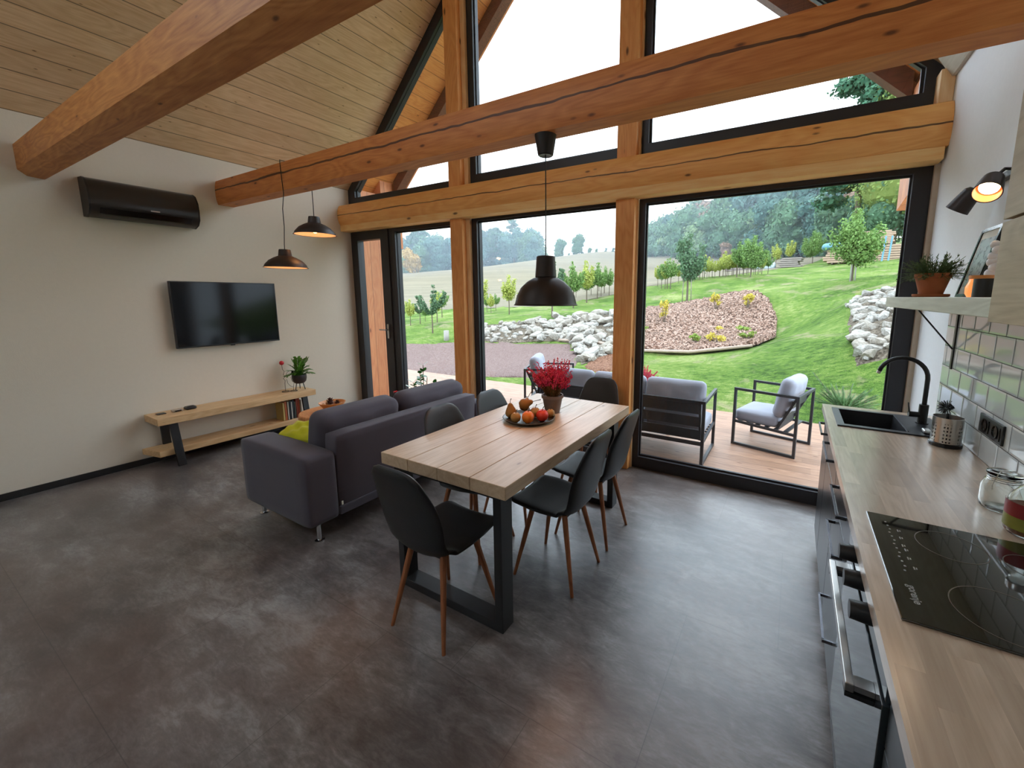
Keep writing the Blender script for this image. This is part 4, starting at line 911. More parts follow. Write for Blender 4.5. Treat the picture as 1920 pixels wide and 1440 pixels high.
# tv bench ----------------------------------------------------------------
t = thing('tv_bench', 'long low bench of pale planks with black steel legs along the left wall', 'bench', (.17, -1.5, 0))
MB().box(.012,.325,-2.19,-.80,.405,.47).build('bench_top', M['bench'], t, bevel=.004)
MB().hexa([(.03,-2.24,.105),(.275,-2.19,.105),(.275,-.80,.105),(.03,-.80,.105),(.03,-2.24,.16),(.275,-2.19,.16),(.275,-.80,.16),(.03,-.80,.16)]).build('lower_shelf', M['bench'], t, bevel=.004)
for (yt, yb) in ((-2.075, -2.06), (-.915, -.905)):
    for (xt, xb) in ((.285, .325), (.055, .03)):
        w = .03; m = MB(); m.hexa([(xb-.012,yb-w,0),(xb+.012,yb-w,0),(xb+.012,yb+w,0),(xb-.012,yb+w,0),(xt-.012,yt-w,.404),(xt+.012,yt-w,.404),(xt+.012,yt+w,.404),(xt-.012,yt+w,.404)]); m.build('leg', M['black'], t, bevel=.002)
# things on the bench
tag(MB().box(.10,.16,-2.135,-2.075,.471,.478).build('remote_control', M['darkpl'], bevel=.002), 'small flat dark gadget at the left end of the bench', 'remote')
tt = thing('control_box', 'small silver and black box in the middle of three gadgets on the bench', 'gadget', (.14,-1.99,.471)); MB().box(.11,.165,-2.03,-1.955,.471,.489).build('case', M['steel'], tt, bevel=.003); MB().box(.167,.171,-2.015,-1.97,.474,.487).build('front_face', M['darkpl'], tt)
tag(MB().rbox((.14,-1.895,.485), (.07,.085,.028), .013, 8, .004).build('game_controller', M['darkpl'], smooth=True), 'rounded dark brown gadget at the right of three on the bench', 'gadget')
# wire figures with red flower
def wire(x, y, label, red):
    z = .471; t = thing('wire_candlestick', label, 'decoration', (x,y,z)); m = MB()
    if red:
        m.tube([(x,y,z+.006),(x,y,z+.10),(x-.0,y+.006,z+.13),(x,y-.012,z+.155),(x,y+.014,z+.175),(x,y-.008,z+.2),(x,y+.006,z+.235),(x,y-.012,z+.26),(x,y-.014,z+.32)], .0028, 6)
        m.tube([(x,y+.01,z+.17),(x,y+.03,z+.215),(x,y+.06,z+.235),(x,y+.085,z+.235)], .0022, 6)
        MB().ball((x,y-.014,z+.335), .024, 14).build('red_ball', M['red'], t, smooth=True)
        MB().ball((x,y+.09,z+.205), .012, 10, 1, 1, 2).build('dark_tassel', M['darkpl'], t, smooth=True)
    else:
        m.tube([(x,y,z+.006),(x,y-.0,z+.05),(x,y-.03,z+.065),(x,y-.055,z+.1),(x,y-.065,z+.15)], .0022, 6)
        m.tube([(x,y,z+.05),(x,y+.01,z+.1),(x,y-.01,z+.12),(x,y-.02,z+.17)], .0022, 6)
    m.build('wire', M['bark'], t, smooth=True)
    MB().tube([(x+.035*math.cos(a), y+.035*math.sin(a), z+.004) for a in [k*math.pi/8 for k in range(17)]], .0035, 6).build('base_ring', M['bark'], t, smooth=True)
wire(.17, -1.05, 'bent wire figure with a red ball on top, on the right part of the bench', True)
wire(.215, -.985, 'low bent wire figure between the red-topped one and the potted plant', False)
# plant on legs
def zz(x, y, z):
    t = thing('potted_plant', 'feathery green plant in a black footed pot at the right end of the bench', 'plant', (x,y,z))
    MB().lathe([(.001,.075),(.045,.078),(.066,.10),(.075,.14),(.075,.17),(.073,.178),(.066,.178),(.066,.16),(.001,.155)], (x,y,z), 28).build('pot', M['darkpot'], t, smooth='auto')
    for k in range(3):
        a = k*2.094+.6; MB().tube([(x+.035*math.cos(a),y+.035*math.sin(a),z+.088),(x+.055*math.cos(a),y+.055*math.sin(a),z+.002)], .005, 6).build('leg', M['black'], t)
    r = random.Random(8); st = MB(); lf = MB()
    tips = [(-.03,-.05,.36),(.02,-.02,.38),(.05,.02,.33),(-.03,.07,.35),(0,.11,.36),(.03,.13,.22),(.03,-.13,.24),(.06,-.1,.2),(-.02,-.09,.3),(.05,.08,.27),(.07,-.03,.24),(.02,-.15,.18),(.06,.14,.17),(-.04,.02,.37)]
    for tx, ty, tz in tips:
        p0 = Vector((x,y,z+.16)); p2 = Vector((x+tx,y+ty,z+tz)); p1 = p0.lerp(p2,.5)+Vector((0,0,.05)); pts = [p0*(1-u)**2+p1*2*u*(1-u)+p2*u*u for u in [i/8 for i in range(9)]]
        st.tube(pts, .002, 5)
        for i in range(1, 9):
            for s in (-1, 1):
                for q in (0, .5):
                    p = pts[i-1].lerp(pts[i], q); d = (pts[i]-pts[i-1]).normalized(); sd = d.cross(Vector((0,0,1))); sd = (sd.normalized() if sd.length > .01 else Vector((1,0,0)))*s
                    L = .055*(1-.45*abs(i/8-.5)); tip = p + (sd*.9+d*.55+Vector((0,0,r.uniform(-.2,.25)))).normalized()*L; md = p.lerp(tip,.5); w = d*.014
                    lf.add([p, md-w, tip, md+w], [(0,1,2,3)])
    st.build('stems', M['stem'], t); lf.build('leaves', M['greenleaf'], t)
zz(.19, -.90, .471)
# books
bcols = [rgb(196,166,98), rgb(176,92,52), rgb(196,190,176), rgb(36,36,40), rgb(226,220,206), rgb(40,44,48), rgb(90,96,88), rgb(150,64,40), rgb(196,90,60), rgb(206,198,186)]
bdesc = ['ochre', 'rust brown', 'cream', 'black', 'white', 'charcoal', 'grey-green', 'dark red', 'orange', 'off-white']
border = ['leftmost in the row', 'beside the ochre one at the left', 'third from the left', 'thicker, left of centre', 'slim, between black and charcoal ones', 'centre of the row', 'right of centre', 'with the taller spine at the right', 'next to last at the right', 'last at the right end']
yb = -1.135
for k in range(10):
    rr = random.Random(k+3); w = [.02,.024,.016,.022,.012,.02,.014,.022,.018,.02][k]; hgt = [.205,.215,.21,.215,.2,.212,.195,.235,.23,.2][k]; dp = .15
    t = thing('book', bdesc[k] + ' book on the lower bench shelf, ' + border[k], 'book', (.2, yb, .161), 0, 'books on the lower shelf')
    x1 = .25 + rr.uniform(-.008, .008)
    MB().box(x1-dp+.003, x1-.003, yb+.002, yb+w-.002, .1615, .161+hgt-.004).build('pages', M['paper'], t)
    cv = plain('book_cover_'+bdesc[k].replace(' ','_').replace('-','_'), bcols[k], .5, var=.05)
    MB().box(x1-dp, x1, yb, yb+.0018, .161, .161+hgt).box(x1-dp, x1, yb+w-.0018, yb+w, .161, .161+hgt).box(x1-.0025, x1, yb, yb+w, .161, .161+hgt).build('cover', cv, t)
    yb += w+.0015

# stump coffee table and bowl ----------------------------------------------
SX, SY = 1.10, -1.12
def stump():
    mb = MB(); rr = random.Random(2); n = 56; prof = []
    R0 = [.262*(1+.025*math.sin(3*a*2*math.pi/n+1)+.015*math.sin(7*a*2*math.pi/n)) for a in range(n)]
    lv = [(.0,.97),(.02,1.0),(.36,1.0),(.392,.985),(.4,.955)]
    for z, k in lv:
        for i in range(n): a = 2*math.pi*i/n; mb.v.append((SX+R0[i]*k*math.cos(a), SY+R0[i]*k*math.sin(a), z))
    mb.f = [(j*n+i, j*n+(i+1)%n, (j+1)*n+(i+1)%n, (j+1)*n+i) for j in range(len(lv)-1) for i in range(n)] + [tuple(range(n))[::-1], tuple(range((len(lv)-1)*n, len(lv)*n))]
    return mb
tag(stump().build('stump_table', M['stump'], smooth='auto'), 'round orange tree-stump side table behind the sofa', 'table')
M['bowlwood'] = plain('turned_bowl_wood', rgb(214, 142, 76), .35, var=.12)
tag(MB().lathe([(.001,.0),(.045,.0),(.05,.006),(.085,.04),(.118,.088),(.121,.096),(.115,.096),(.08,.05),(.045,.016),(.001,.012)], (SX+.055,SY+.012,.401), 40).build('bowl', M['bowlwood'], smooth='auto'), 'turned wooden bowl of pine cones and nuts on the stump table', 'bowl')
M['cone'] = plain('pine_cone', rgb(74, 42, 32), .8, var=.3); M['nut'] = plain('nut_shell', rgb(206, 160, 116), .6, var=.2)
def pcone(x, y, z, s, label):
    m = MB(); r = random.Random(int(x*1000)); m.ball((x,y,z), s*.62, 8)
    for k in range(46):
        zz_ = -1+2*(k+.5)/46; a = k*2.39996; q = math.sqrt(1-zz_*zz_); d = Vector((q*math.cos(a), q*math.sin(a), zz_)); u = Vector((0,0,1)); sd = d.cross(u).normalized()*s*.2; c = Vector((x,y,z)); p = c+d*s*.55; m.add([p-sd, p+sd, p+d*s*.5+sd*.7+u*s*.16, p+d*s*.5-sd*.7+u*s*.16], [(0,1,2,3)])
    tag(m.build('pine_cone', M['cone']), label, 'pine cone')
pcone(SX+.03, SY+.007, .492, .04, 'largest pine cone, at the left of the wooden bowl')
pcone(SX+.1, SY+.037, .486, .028, 'smaller pine cone at the right of the wooden bowl')
pcone(SX+.095, SY-.033, .482, .022, 'smallest pine cone at the front of the wooden bowl')
for k, (dx, dy) in enumerate([(-.095,-.03),(-.07,-.085),(-.03,-.1),(.05,-.06),(.045,.045),(-.09,.03),(-.03,.04),(-.06,.06)]):
    tag(MB().ball((SX+.055+dx*.92+.012, SY+.012+dy*.9+.02, .474), .015, 8, 1, 1.1, .9).build('nut', M['nut'], smooth=True), 'pale nut lying among the pine cones in the wooden bowl', 'nut', 'nuts in the wooden bowl')

# sofa --------------------------------------------------------------------
t = thing('sofa', 'charcoal fabric sofa with chrome feet, its back to the dining table', 'sofa', (2.3, -1.35, 0))
S = M['sofa']
def rb(name, x0, x1, y0, y1, z0, z1, r=.02, puff=0, ax=2, n=10, noise=0, par=None, m=None):
    return MB().rbox(((x0+x1)/2,(y0+y1)/2,(z0+z1)/2), (x1-x0,y1-y0,z1-z0), r, n, puff, ax, noise, int(x0*100+y0*10)).build(name, m or S, par, smooth=True)
ar = rb('armrest', 1.855, 2.655, -2.20, -1.995, .122, .580, .028, .006, 2, 12, par=t)
rb('armrest', 1.855, 2.655, -.665, -.50, .122, .580, .028, .006, 2, 12, par=t)
rb('base_frame', 1.87, 2.64, -1.99, -.67, .115, .33, .02, 0, par=t)
bk = MB().rbox((2.57, -1.33, .43), (.14, 1.325, .49), .02, 10, .0); 
for i, v in enumerate(bk.v):
    f = (v[2]-.185)/.49; bk.v[i] = (v[0] + (f-.2)*.035, v[1], v[2])
bk.build('backrest', S, t, smooth=True)
MB().box(2.56,2.652,-1.99,-.67,.13,.186).build('lower_rail', S, t, bevel=.006)
MB().box(2.654,2.659,-1.985,-1.975,.2,.225).build('care_tag', M['paper'], t)
rb('seat_cushion', 1.86, 2.5, -1.985, -1.34, .33, .50, .05, .02, 2, 12, .004, t)
rb('seat_cushion', 1.86, 2.5, -1.325, -.67, .33, .50, .05, .02, 2, 12, .004, t)
for y0, y1 in ((-2.0, -1.36), (-1.335, -.64)):
    c = MB().rbox((0,0,0), (.2, y1-y0, .33), .075, 14, .025, 0, .012, int(y0*50)).xf(Matrix.Translation((2.405,(y0+y1)/2,.625)) @ Euler((0, R(12), 0)).to_matrix().to_4x4())
    c.build('back_cushion', S, t, smooth=True)
for x, y in ((2.60,-2.115),(1.915,-2.115),(2.60,-.56),(1.915,-.56)):
    MB().tube([(x,y,.012),(x,y,.125)], .014, 14).lathe([(.001,0),(.028,0),(.028,.008),(.015,.014),(.001,.014)], (x,y,0), 18).build('foot', M['chrome'], t, smooth='auto')
pl = MB().rbox((0,0,0), (.37, .19, .06), .025, 14, .02, 2, .02, 5).xf(Matrix.Translation((2.17,-1.915,.592)) @ Euler((R(20), R(-3), R(8))).to_matrix().to_4x4())
tag(pl.build('throw_pillow', M['yellow'], smooth=True), 'crumpled yellow-green cushion between the sofa armrest and back cushion', 'cushion')

# plants by the left windows
def rubber(x, y):
    t = thing('potted_plant', 'glossy round-leaved green plant behind the sofa, by the left post', 'plant', (x,y,0))
    MB().lathe([(.001,0),(.1,0),(.13,.22),(.135,.24),(.125,.24),(.12,.2),(.001,.2)], (x,y,0), 28).build('pot', M['darkpot'], t, smooth='auto')
    r = random.Random(6); st = MB(); lf = MB()
    for k, (tx, ty, tz) in enumerate([(.02,0,.77),(-.06,.02,.66),(.1,-.02,.64),(-.16,.0,.55),(.14,.04,.56),(.04,-.06,.60),(-.22,.02,.48)]):
        p0 = Vector((x,y,.2)); p2 = Vector((x+tx,y+ty,tz)); p1 = p0.lerp(p2,.5)+Vector((tx*.15,0,.03)); pts = [p0*(1-u)**2+p1*2*u*(1-u)+p2*u*u for u in [i/7 for i in range(8)]]; st.tube(pts, .004, 5)
        for i in range(3, 8):
            for s in (0, 1):
                a = i*2.4+s*3.1+k; d = Vector((math.cos(a), math.sin(a)*.7, r.uniform(.2,.8))).normalized(); p = pts[i]; L = .075; q = d.cross(Vector((0,0,1))).normalized()*.024; up = Vector((0,0,.006))
                lf.add([p, p+d*L*.4-q, p+d*L*.8-q*.75, p+d*L, p+d*L*.8+q*.75, p+d*L*.4+q], [(0,1,2,3,4,5)])
    st.build('stems', M['stem'], t); lf.build('leaves', M['rubber'], t)
rubber(1.47, -.22)
def redflower(x, y):
    t = thing('potted_flower', 'red flower just showing above the sofa back by the glazed door', 'plant', (x,y,0))
    MB().lathe([(.001,0),(.06,0),(.08,.12),(.072,.12),(.001,.1)], (x,y,0), 20).build('pot', M['terracotta'], t, smooth='auto')
    MB().tube([(x,y,.1),(x+.01,y,.25),(x,y,.395)], .004, 6).build('stem', M['stem'], t)
    m = MB(); r = random.Random(1)
    for k in range(16):
        a = k*2.4; d = Vector((math.cos(a), math.sin(a), .1+.06*k)).normalized(); p = Vector((x,y,.39)); q = d.cross(Vector((0,0,1))).normalized()*.014; m.add([p, p+d*.025-q, p+d*.042, p+d*.025+q], [(0,1,2,3)])
    m.build('petals', M['red'], t)
redflower(1.02, -.24)

# ============================================================ kitchen
CX, CZ = 5.346, .911
KT = -4.6     # near end of the run, behind the camera
K = M['cabinet']
def worktop():
    # slab with a rectangular cut-out for the sink
    x0, x1, y0, y1 = CX, W-.001, KT, -.527; sx0, sx1, sy0, sy1 = 5.405, 5.79, -.985, -.64; z0, z1 = CZ-.036, CZ
    m = MB(); m.box(x0, x1, y0, sy0, z0, z1).box(x0, x1, sy1, y1, z0, z1).box(x0, sx0, sy0, sy1, z0, z1).box(sx1, x1, sy0, sy1, z0, z1); return m
tag(worktop().build('worktop', M['counter']), 'long oak kitchen worktop running along the right wall', 'worktop')
# base cabinets: (y_far, y_near, list of fronts (z0,z1,handle_z or None))
def handle(y0, y1, z, par, x=5.37):
    m = MB(); xo = x-.032; m.bar((xo,y0,z),(xo,y1,z),.008,.012).bar((x,y0,z),(xo-.004,y0,z),.008,.012).bar((x,y1,z),(xo-.004,y1,z),.008,.012)
    m.build('handle', M['chrome_dark'], par)
M['chrome_dark'] = plain('dark_steel_handle', rgb(120, 120, 126), .25, .9, var=.03)
def cabinet(y0, y1, fronts, label, first=False):
    t = thing('base_cabinet', label, 'cabinet', (5.6, (y0+y1)/2, 0))
    m = MB(); m.box(5.39, W-.001, y1+.002, y1+.018, .1, CZ-.0365).box(5.39, W-.001, y0-.018, y0-.002, .1, CZ-.0365).box(5.39, W-.001, y1+.018, y0-.018, .1, .118).box(W-.012, W-.001, y1+.018, y0-.018, .118, CZ-.0365)
    m.box(5.43, 5.445, y1+.002, y0-.002, 0, .1); m.build('carcass', K, t)
    for z0, z1, hz, nm in fronts:
        f = MB().box(5.368, 5.388, y1+.003, y0-.003, z0, z1).build(nm, K, t, bevel=.0015)
        if hz: handle((y0+y1)/2-.14 if abs(y1-y0) > .4 else (y0+y1)/2-.12, (y0+y1)/2+.14 if abs(y1-y0) > .4 else (y0+y1)/2+.12, hz, f)
    return t
cabinet(-.53, -.85, [(.105, .69, None, 'door'), (.695, .868, .80, 'drawer')], 'narrow dark base cabinet at the window end of the worktop')
cabinet(-.851, -1.36, [(.105, .69, None, 'door'), (.695, .868, .80, 'drawer')], 'dark base cabinet under the sink, second from the window')
cabinet(-1.361, -1.94, [(.105, .40, .285, 'drawer'), (.405, .69, .63, 'drawer'), (.695, .868, .785, 'drawer')], 'dark three-drawer base cabinet just beyond the oven')
cabinet(-2.56, -3.15, [(.105, .40, .285, 'drawer'), (.405, .69, .60, 'drawer'), (.695, .868, .78, 'drawer')], 'dark three-drawer base cabinet nearest the camera')
cabinet(-3.151, -3.85, [(.105, .868, .78, 'door')], 'dark base cabinet beside the camera')
MB().box(5.372, W-.001, -.529, -.5265, 0, CZ-.0365)
# oven
t = thing('oven', 'built-in oven with black knobs and a wide steel handle under the hob', 'oven', (5.6, -2.25, 0))
MB().box(5.39, W-.03, -2.553, -1.945, .1, CZ-.0365).box(5.43, 5.445, -2.553, -1.945, 0, .1).build('housing', M['darkpl'], t)
MB().box(5.362, 5.388, -2.555, -1.943, .782, .868).build('control_panel', M['steel_dark'] if 'steel_dark' in M else plain('panel_glass', rgb(60, 66, 70), .12, .3, var=.02), t, bevel=.002)
OG = plain('oven_glass', rgb(60, 66, 70), .06, .55, var=.02)
od_ = MB().box(5.358, 5.388, -2.555, -1.943, .2, .775).build('oven_door', OG, t, bevel=.002)
MB().box(5.366, 5.388, -2.555, -1.943, .105, .195).build('lower_drawer', K, t, bevel=.002)
hm = MB(); hm.box(5.305, 5.322, -2.50, -2.02, .728, .748); hm.build('handle', M['steel'], od_, bevel=.002)
for yy in (-2.5, -2.05): MB().box(5.322, 5.3575, yy, yy+.03, .7345, .748).build('handle_return', M['steel'], od_); MB().box(5.306, 5.3575, yy, yy+.03, .716, .727).build('handle_bracket', M['darkpl'], od_)
for k in range(3):
    yy = -2.10-.13*k; MB().tube([(5.362,yy,.828),(5.318,yy,.828)], [.024,.021], 24).build('knob', M['darkpl'], t, smooth='auto')
# hob
t = thing('hob', 'black glass ceramic hob set in the worktop', 'hob', (5.6, -2.23, CZ))
MB().box(5.388, 5.79, -2.472, -1.985, CZ+.0003, CZ+.006).build('glass_plate', M['hobglass'], t, bevel=.002)
M['mark'] = plain('printed_marks', rgb(150, 148, 142), .4, var=.02); M['ringm'] = plain('printed_ring', rgb(104, 94, 84), .4, var=.02)
def ring(cx, cy, r):
    m = MB(); n = 72; z = CZ+.0064; w = .0011
    for k in range(n):
        a, b = 2*math.pi*k/n, 2*math.pi*(k+1)/n
        m.add([(cx+(r-w)*math.cos(a),cy+(r-w)*math.sin(a),z),(cx+(r+w)*math.cos(a),cy+(r+w)*math.sin(a),z),(cx+(r+w)*math.cos(b),cy+(r+w)*math.sin(b),z),(cx+(r-w)*math.cos(b),cy+(r-w)*math.sin(b),z)], [(0,1,2,3)])
    return m
for cx, cy, r in ((5.555,-2.10,.072),(5.58,-2.36,.09),(5.71,-2.12,.06),(5.72,-2.34,.055)): ring(cx,cy,r).build('cooking_ring', M['ringm'], t)
mk = MB(); rr = random.Random(3); z = CZ+.0062
for k in range(13):
    yy = -2.035-.0205*k; x = 5.428+.002*(k%3)
    mk.box(x-.0022, x+.0022, yy-.0028, yy+.0028, z, z+.0004)
    if k in (2,4,6,7,9,11):
        mk.box(x+.016, x+.019, yy-.006, yy+.006, z, z+.0004).box(x+.021, x+.0235, yy-.003, yy+.005, z, z+.0004)
mk.build('touch_symbols', M['mark'], t)
def text_mesh(txt, size, loc, rot, m, parent, name='lettering'):
    cu = bpy.data.curves.new('txt', 'FONT'); cu.body = txt; cu.size = size; cu.extrude = .0002; cu.align_x = 'CENTER'; cu.align_y = 'CENTER'; cu.offset = size*.02
    o = bpy.data.objects.new('txt', cu); C.objects.link(o); bpy.context.view_layer.update()
    me = bpy.data.meshes.new_from_object(o.evaluated_get(bpy.context.evaluated_depsgraph_get())); bpy.data.objects.remove(o)
    me.materials.clear(); me.materials.append(m); q = bpy.data.objects.new(name, me); C.objects.link(q)
    q.parent = parent; q.location = Vector(loc)-parent_loc(parent); q.rotation_euler = rot; return q
text_mesh('gorenje', .022, (5.428, -2.375, CZ+.0065), (0,0,R(-90)), M['mark'], t)
# sink
t = thing('sink', 'black composite sink set in the worktop near the window', 'sink', (5.6, -.81, CZ))
SK = plain('black_composite', rgb(30, 32, 38), .4, 0, bump=.1, bs=300, var=.15)
def sink():
    x0, x1, y0, y1 = 5.388, 5.835, -1.005, -.618; z = CZ+.007; bx0, bx1, by0, by1 = 5.42, 5.672, -.972, -.645; m = MB()
    m.frame([(x0,y0),(x1,y0),(x1,y1),(x0,y1)], [(bx0,by0),(bx1,by0),(bx1,by1),(bx0,by1)], 'z', CZ-.004+.0045, z)
    i0 = len(m.v); A = [(bx0,by0),(bx1,by0),(bx1,by1),(bx0,by1)]; B = [(bx0+.012,by0+.012),(bx1-.012,by0+.012),(bx1-.012,by1-.012),(bx0+.012,by1-.012)]
    m.add([(a,b,z-.001) for a,b in A]+[(a,b,CZ-.16) for a,b in B], [(0,1,5,4),(1,2,6,5),(2,3,7,6),(3,0,4,7),(4,5,6,7)]); return m
sink().build('basin', SK, t)
MB().lathe([(.001,.0),(.028,.0),(.028,.004),(.001,.004)], (5.55,-.81,CZ-.158), 20).build('drain', M['steel'], t)
MB().box(5.676,5.68,-.97,-.65,CZ+.007,CZ+.010).build('ridge', SK, t)
tag(MB().rbox((5.75,-.945,CZ+.016), (.03,.055,.016), .006, 6).build('soap_dish', M['steel'], smooth=True), 'small grey metal dish on the sink rim beside the steel utensil holder', 'dish')
# faucet
t = thing('faucet', 'tall black arched kitchen tap behind the sink', 'tap', (5.772,-.755,CZ+.007)); fx, fy = 5.772, -.755
MB().tube([(fx,fy,CZ+.0075),(fx,fy,CZ+.0105)], .027, 24).tube([(fx,fy,CZ+.0075),(fx,fy,CZ+.105)], .020, 24).tube([(fx,fy,CZ+.05),(fx-.06,fy-.005,CZ+.05)], .014, 18).build('body', M['darkpl'], t, smooth='auto')
arc = [(fx,fy,CZ+.1),(fx,fy,CZ+.24)]; r_ = .10
for k in range(1, 15):
    a = math.pi*k/14*.93; arc.append((fx-r_+r_*math.cos(a), fy+.02*(1-math.cos(a))/2, CZ+.24+r_*math.sin(a)))
MB().tube(arc, .0105, 16).build('spout', M['darkpl'], t, smooth='auto')
e0, e1 = Vector(arc[-2]), Vector(arc[-1]); dd = (e1-e0).normalized(); MB().tube([e1-dd*.001, e1+dd*.014], .0098, 16).build('nozzle', M['steel'], t, smooth='auto')
MB().tube([(fx-.056,fy-.005,CZ+.055),(fx-.065,fy-.006,CZ+.11)], [.004,.003], 8).build('lever', M['darkpl'], t)
# utensil holder with brush
ux, uy = 5.782, -1.095
t = thing('utensil_holder', 'perforated steel cutlery drainer with a black base on the worktop', 'holder', (ux,uy,CZ))
def perf():
    t2 = NT('perforated_steel'); tc = t2.n('ShaderNodeTexCoord'); sp = t2.n('ShaderNodeSeparateXYZ'); t2.l(tc.outputs['Object'], sp.inputs[0])
    a = t2.math('ARCTAN2', sp.outputs[1], sp.outputs[0]); u = t2.math('MULTIPLY', a, 30/(2*math.pi)); v = t2.math('MULTIPLY', sp.outputs[2], 1/.0165)
    fu = t2.math('SUBTRACT', t2.math('FRACT', u), .5); fv = t2.math('SUBTRACT', t2.math('FRACT', v), .5); d = t2.math('SQRT', t2.math('ADD', t2.math('MULTIPLY', fu, fu), t2.math('MULTIPLY', fv, fv)))
    hole = t2.math('LESS_THAN', d, .26); grp = t2.math('LESS_THAN', t2.math('FRACT', t2.math('DIVIDE', t2.math('FLOOR', u), 5)), .55)
    inz = t2.math('MULTIPLY', t2.math('GREATER_THAN', sp.outputs[2], .022), t2.math('LESS_THAN', sp.outputs[2], .106)); h = t2.math('MULTIPLY', t2.math('MULTIPLY', hole, grp), inz)
    t2.col(rgb(196,192,186)); t2.set(Metallic=1, Roughness=.3); tr = t2.n('ShaderNodeBsdfTransparent'); mx = t2.n('ShaderNodeMixShader'); t2.l(h, mx.inputs[0]); t2.l(t2.b.outputs[0], mx.inputs[1]); t2.l(tr.outputs[0], mx.inputs[2]); t2.l(mx.outputs[0], t2.out.inputs[0]); return t2.m
MB().lathe([(.0525,.012),(.0525,.128),(.0535,.131),(.0515,.131),(.0508,.012)], (ux,uy,CZ), 48).build('cylinder', perf(), t, smooth='auto')
MB().lathe([(.001,0),(.058,0),(.058,.014),(.052,.018),(.001,.018)], (ux,uy,CZ+.0003), 36).build('base', M['darkpl'], t, smooth='auto')
t = thing('dish_brush', 'black dish brush standing in the steel cutlery drainer', 'brush', (ux,uy,CZ+.02))
MB().tube([(ux+.0,uy,CZ+.02),(ux-.004,uy,CZ+.145)], .006, 8).build('handle', M['darkpl'], t); hc = Vector((ux-.008,uy+.005,CZ+.17))
m = MB().tube([hc+Vector((.016,0,.012)), hc-Vector((.002,0,.004))], .014, 14); m.build('head', M['darkpl'], t, smooth='auto'); m = MB()
for k in range(90):
    zz_ = -1+2*(k+.5)/90; a = k*2.39996; q = math.sqrt(1-zz_*zz_); d = Vector((q*math.cos(a), q*math.sin(a), zz_))
    if d.x > .5: continue
    m.tube([hc+d*.01, hc+d*.034], .0012, 4)
m.build('bristles', M['darkpl'], t)
# jars
GL = NT('jar_glass'); GL.set(Roughness=.02, Metallic=0); GL.b.inputs['Transmission Weight'].default_value = 1; GL.b.inputs['IOR'].default_value = 1.3; GL.col((.97,1,.98,1)); GL = GL.m
def jar(x, y, r, h, label, name='glass_jar', contents=None):
    t = thing(name, label, 'jar', (x,y,CZ)); p = [(.001,.0),(r*.85,.0),(r*.97,.006),(r,.02),(r,h*.55),(r*.85,h*.72),(r*.74,h*.76),(r*.74,h*.86)]
    MB().lathe(p+[(a-.003 if a > .01 else a, max(b,.004)) for a,b in p[::-1]], (x,y,CZ+.0005), 32).build('body', GL, t, smooth=True); return t
t = jar(5.757, -1.745, .05, .125, 'small empty clip-top glass jar on the worktop')
MB().lathe([(.001,.0),(.04,.0),(.042,.004),(.04,.01),(.02,.014),(.001,.014)], (5.757,-1.745,CZ+.109), 28).build('lid', GL, t, smooth=True)
wm = MB()
for dz in (.094, .1): wm.tube([(5.757+.0375*math.cos(a), -1.745+.0375*math.sin(a), CZ+dz) for a in [k*math.pi/12 for k in range(25)]], .0013, 5)
wm.tube([(5.727,-1.775,CZ+.1),(5.72,-1.783,CZ+.085),(5.722,-1.78,CZ+.07)], .0016, 5).tube([(5.792,-1.72,CZ+.1),(5.787,-1.73,CZ+.122),(5.742,-1.76,CZ+.125),(5.727,-1.775,CZ+.1)], .0015, 5)
wm.build('wire_clip', M['steel'], t)
BR = plain('red_label', rgb(128, 26, 28), .5, var=.1); BYL = plain('yellow_green_label', rgb(124, 122, 40), .5, var=.5); PS = plain('pasta', rgb(110, 60, 24), .7, var=.4)
bx, by = 5.762, -1.905
t = thing('glass_bottle', 'glass bottle-shaped jar with a red and yellow label at the right edge', 'jar', (bx,by,CZ))
p = [(.001,0),(.040,0),(.047,.008),(.049,.03),(.049,.08),(.044,.105),(.028,.13),(.02,.14),(.02,.165)]
MB().lathe(p+[(a-.003 if a > .01 else a, max(b,.004)) for a,b in p[::-1]], (bx,by,CZ+.0005), 36).build('body', GL, t, smooth=True)
MB().lathe([(.001,.178),(.022,.178),(.0235,.174),(.0235,.158),(.001,.158)], (bx,by,CZ), 24).build('screw_cap', M['steel'], t, smooth='auto')
def band(x, y, r, z0, z1, a0, a1, m, par, name, n=20):
    mb = MB(); 
    for k in range(n+1):
        a = a0+(a1-a0)*k/n; mb.v += [(x+r*math.cos(a), y+r*math.sin(a), z0), (x+r*math.cos(a), y+r*math.sin(a), z1)]
    mb.f = [(2*k,2*k+2,2*k+3,2*k+1) for k in range(n)]; return mb.build(name, m, par, smooth=True)
band(bx,by,.0498,CZ+.055,CZ+.095,R(150),R(300),BR,t,'red_label'); band(bx,by,.0498,CZ+.02,CZ+.055,R(150),R(300),BYL,t,'yellow_label')
MB().lathe([(.001,.006),(.043,.006),(.045,.08),(.001,.085)], (bx,by,CZ), 24).build('contents', PS, t)

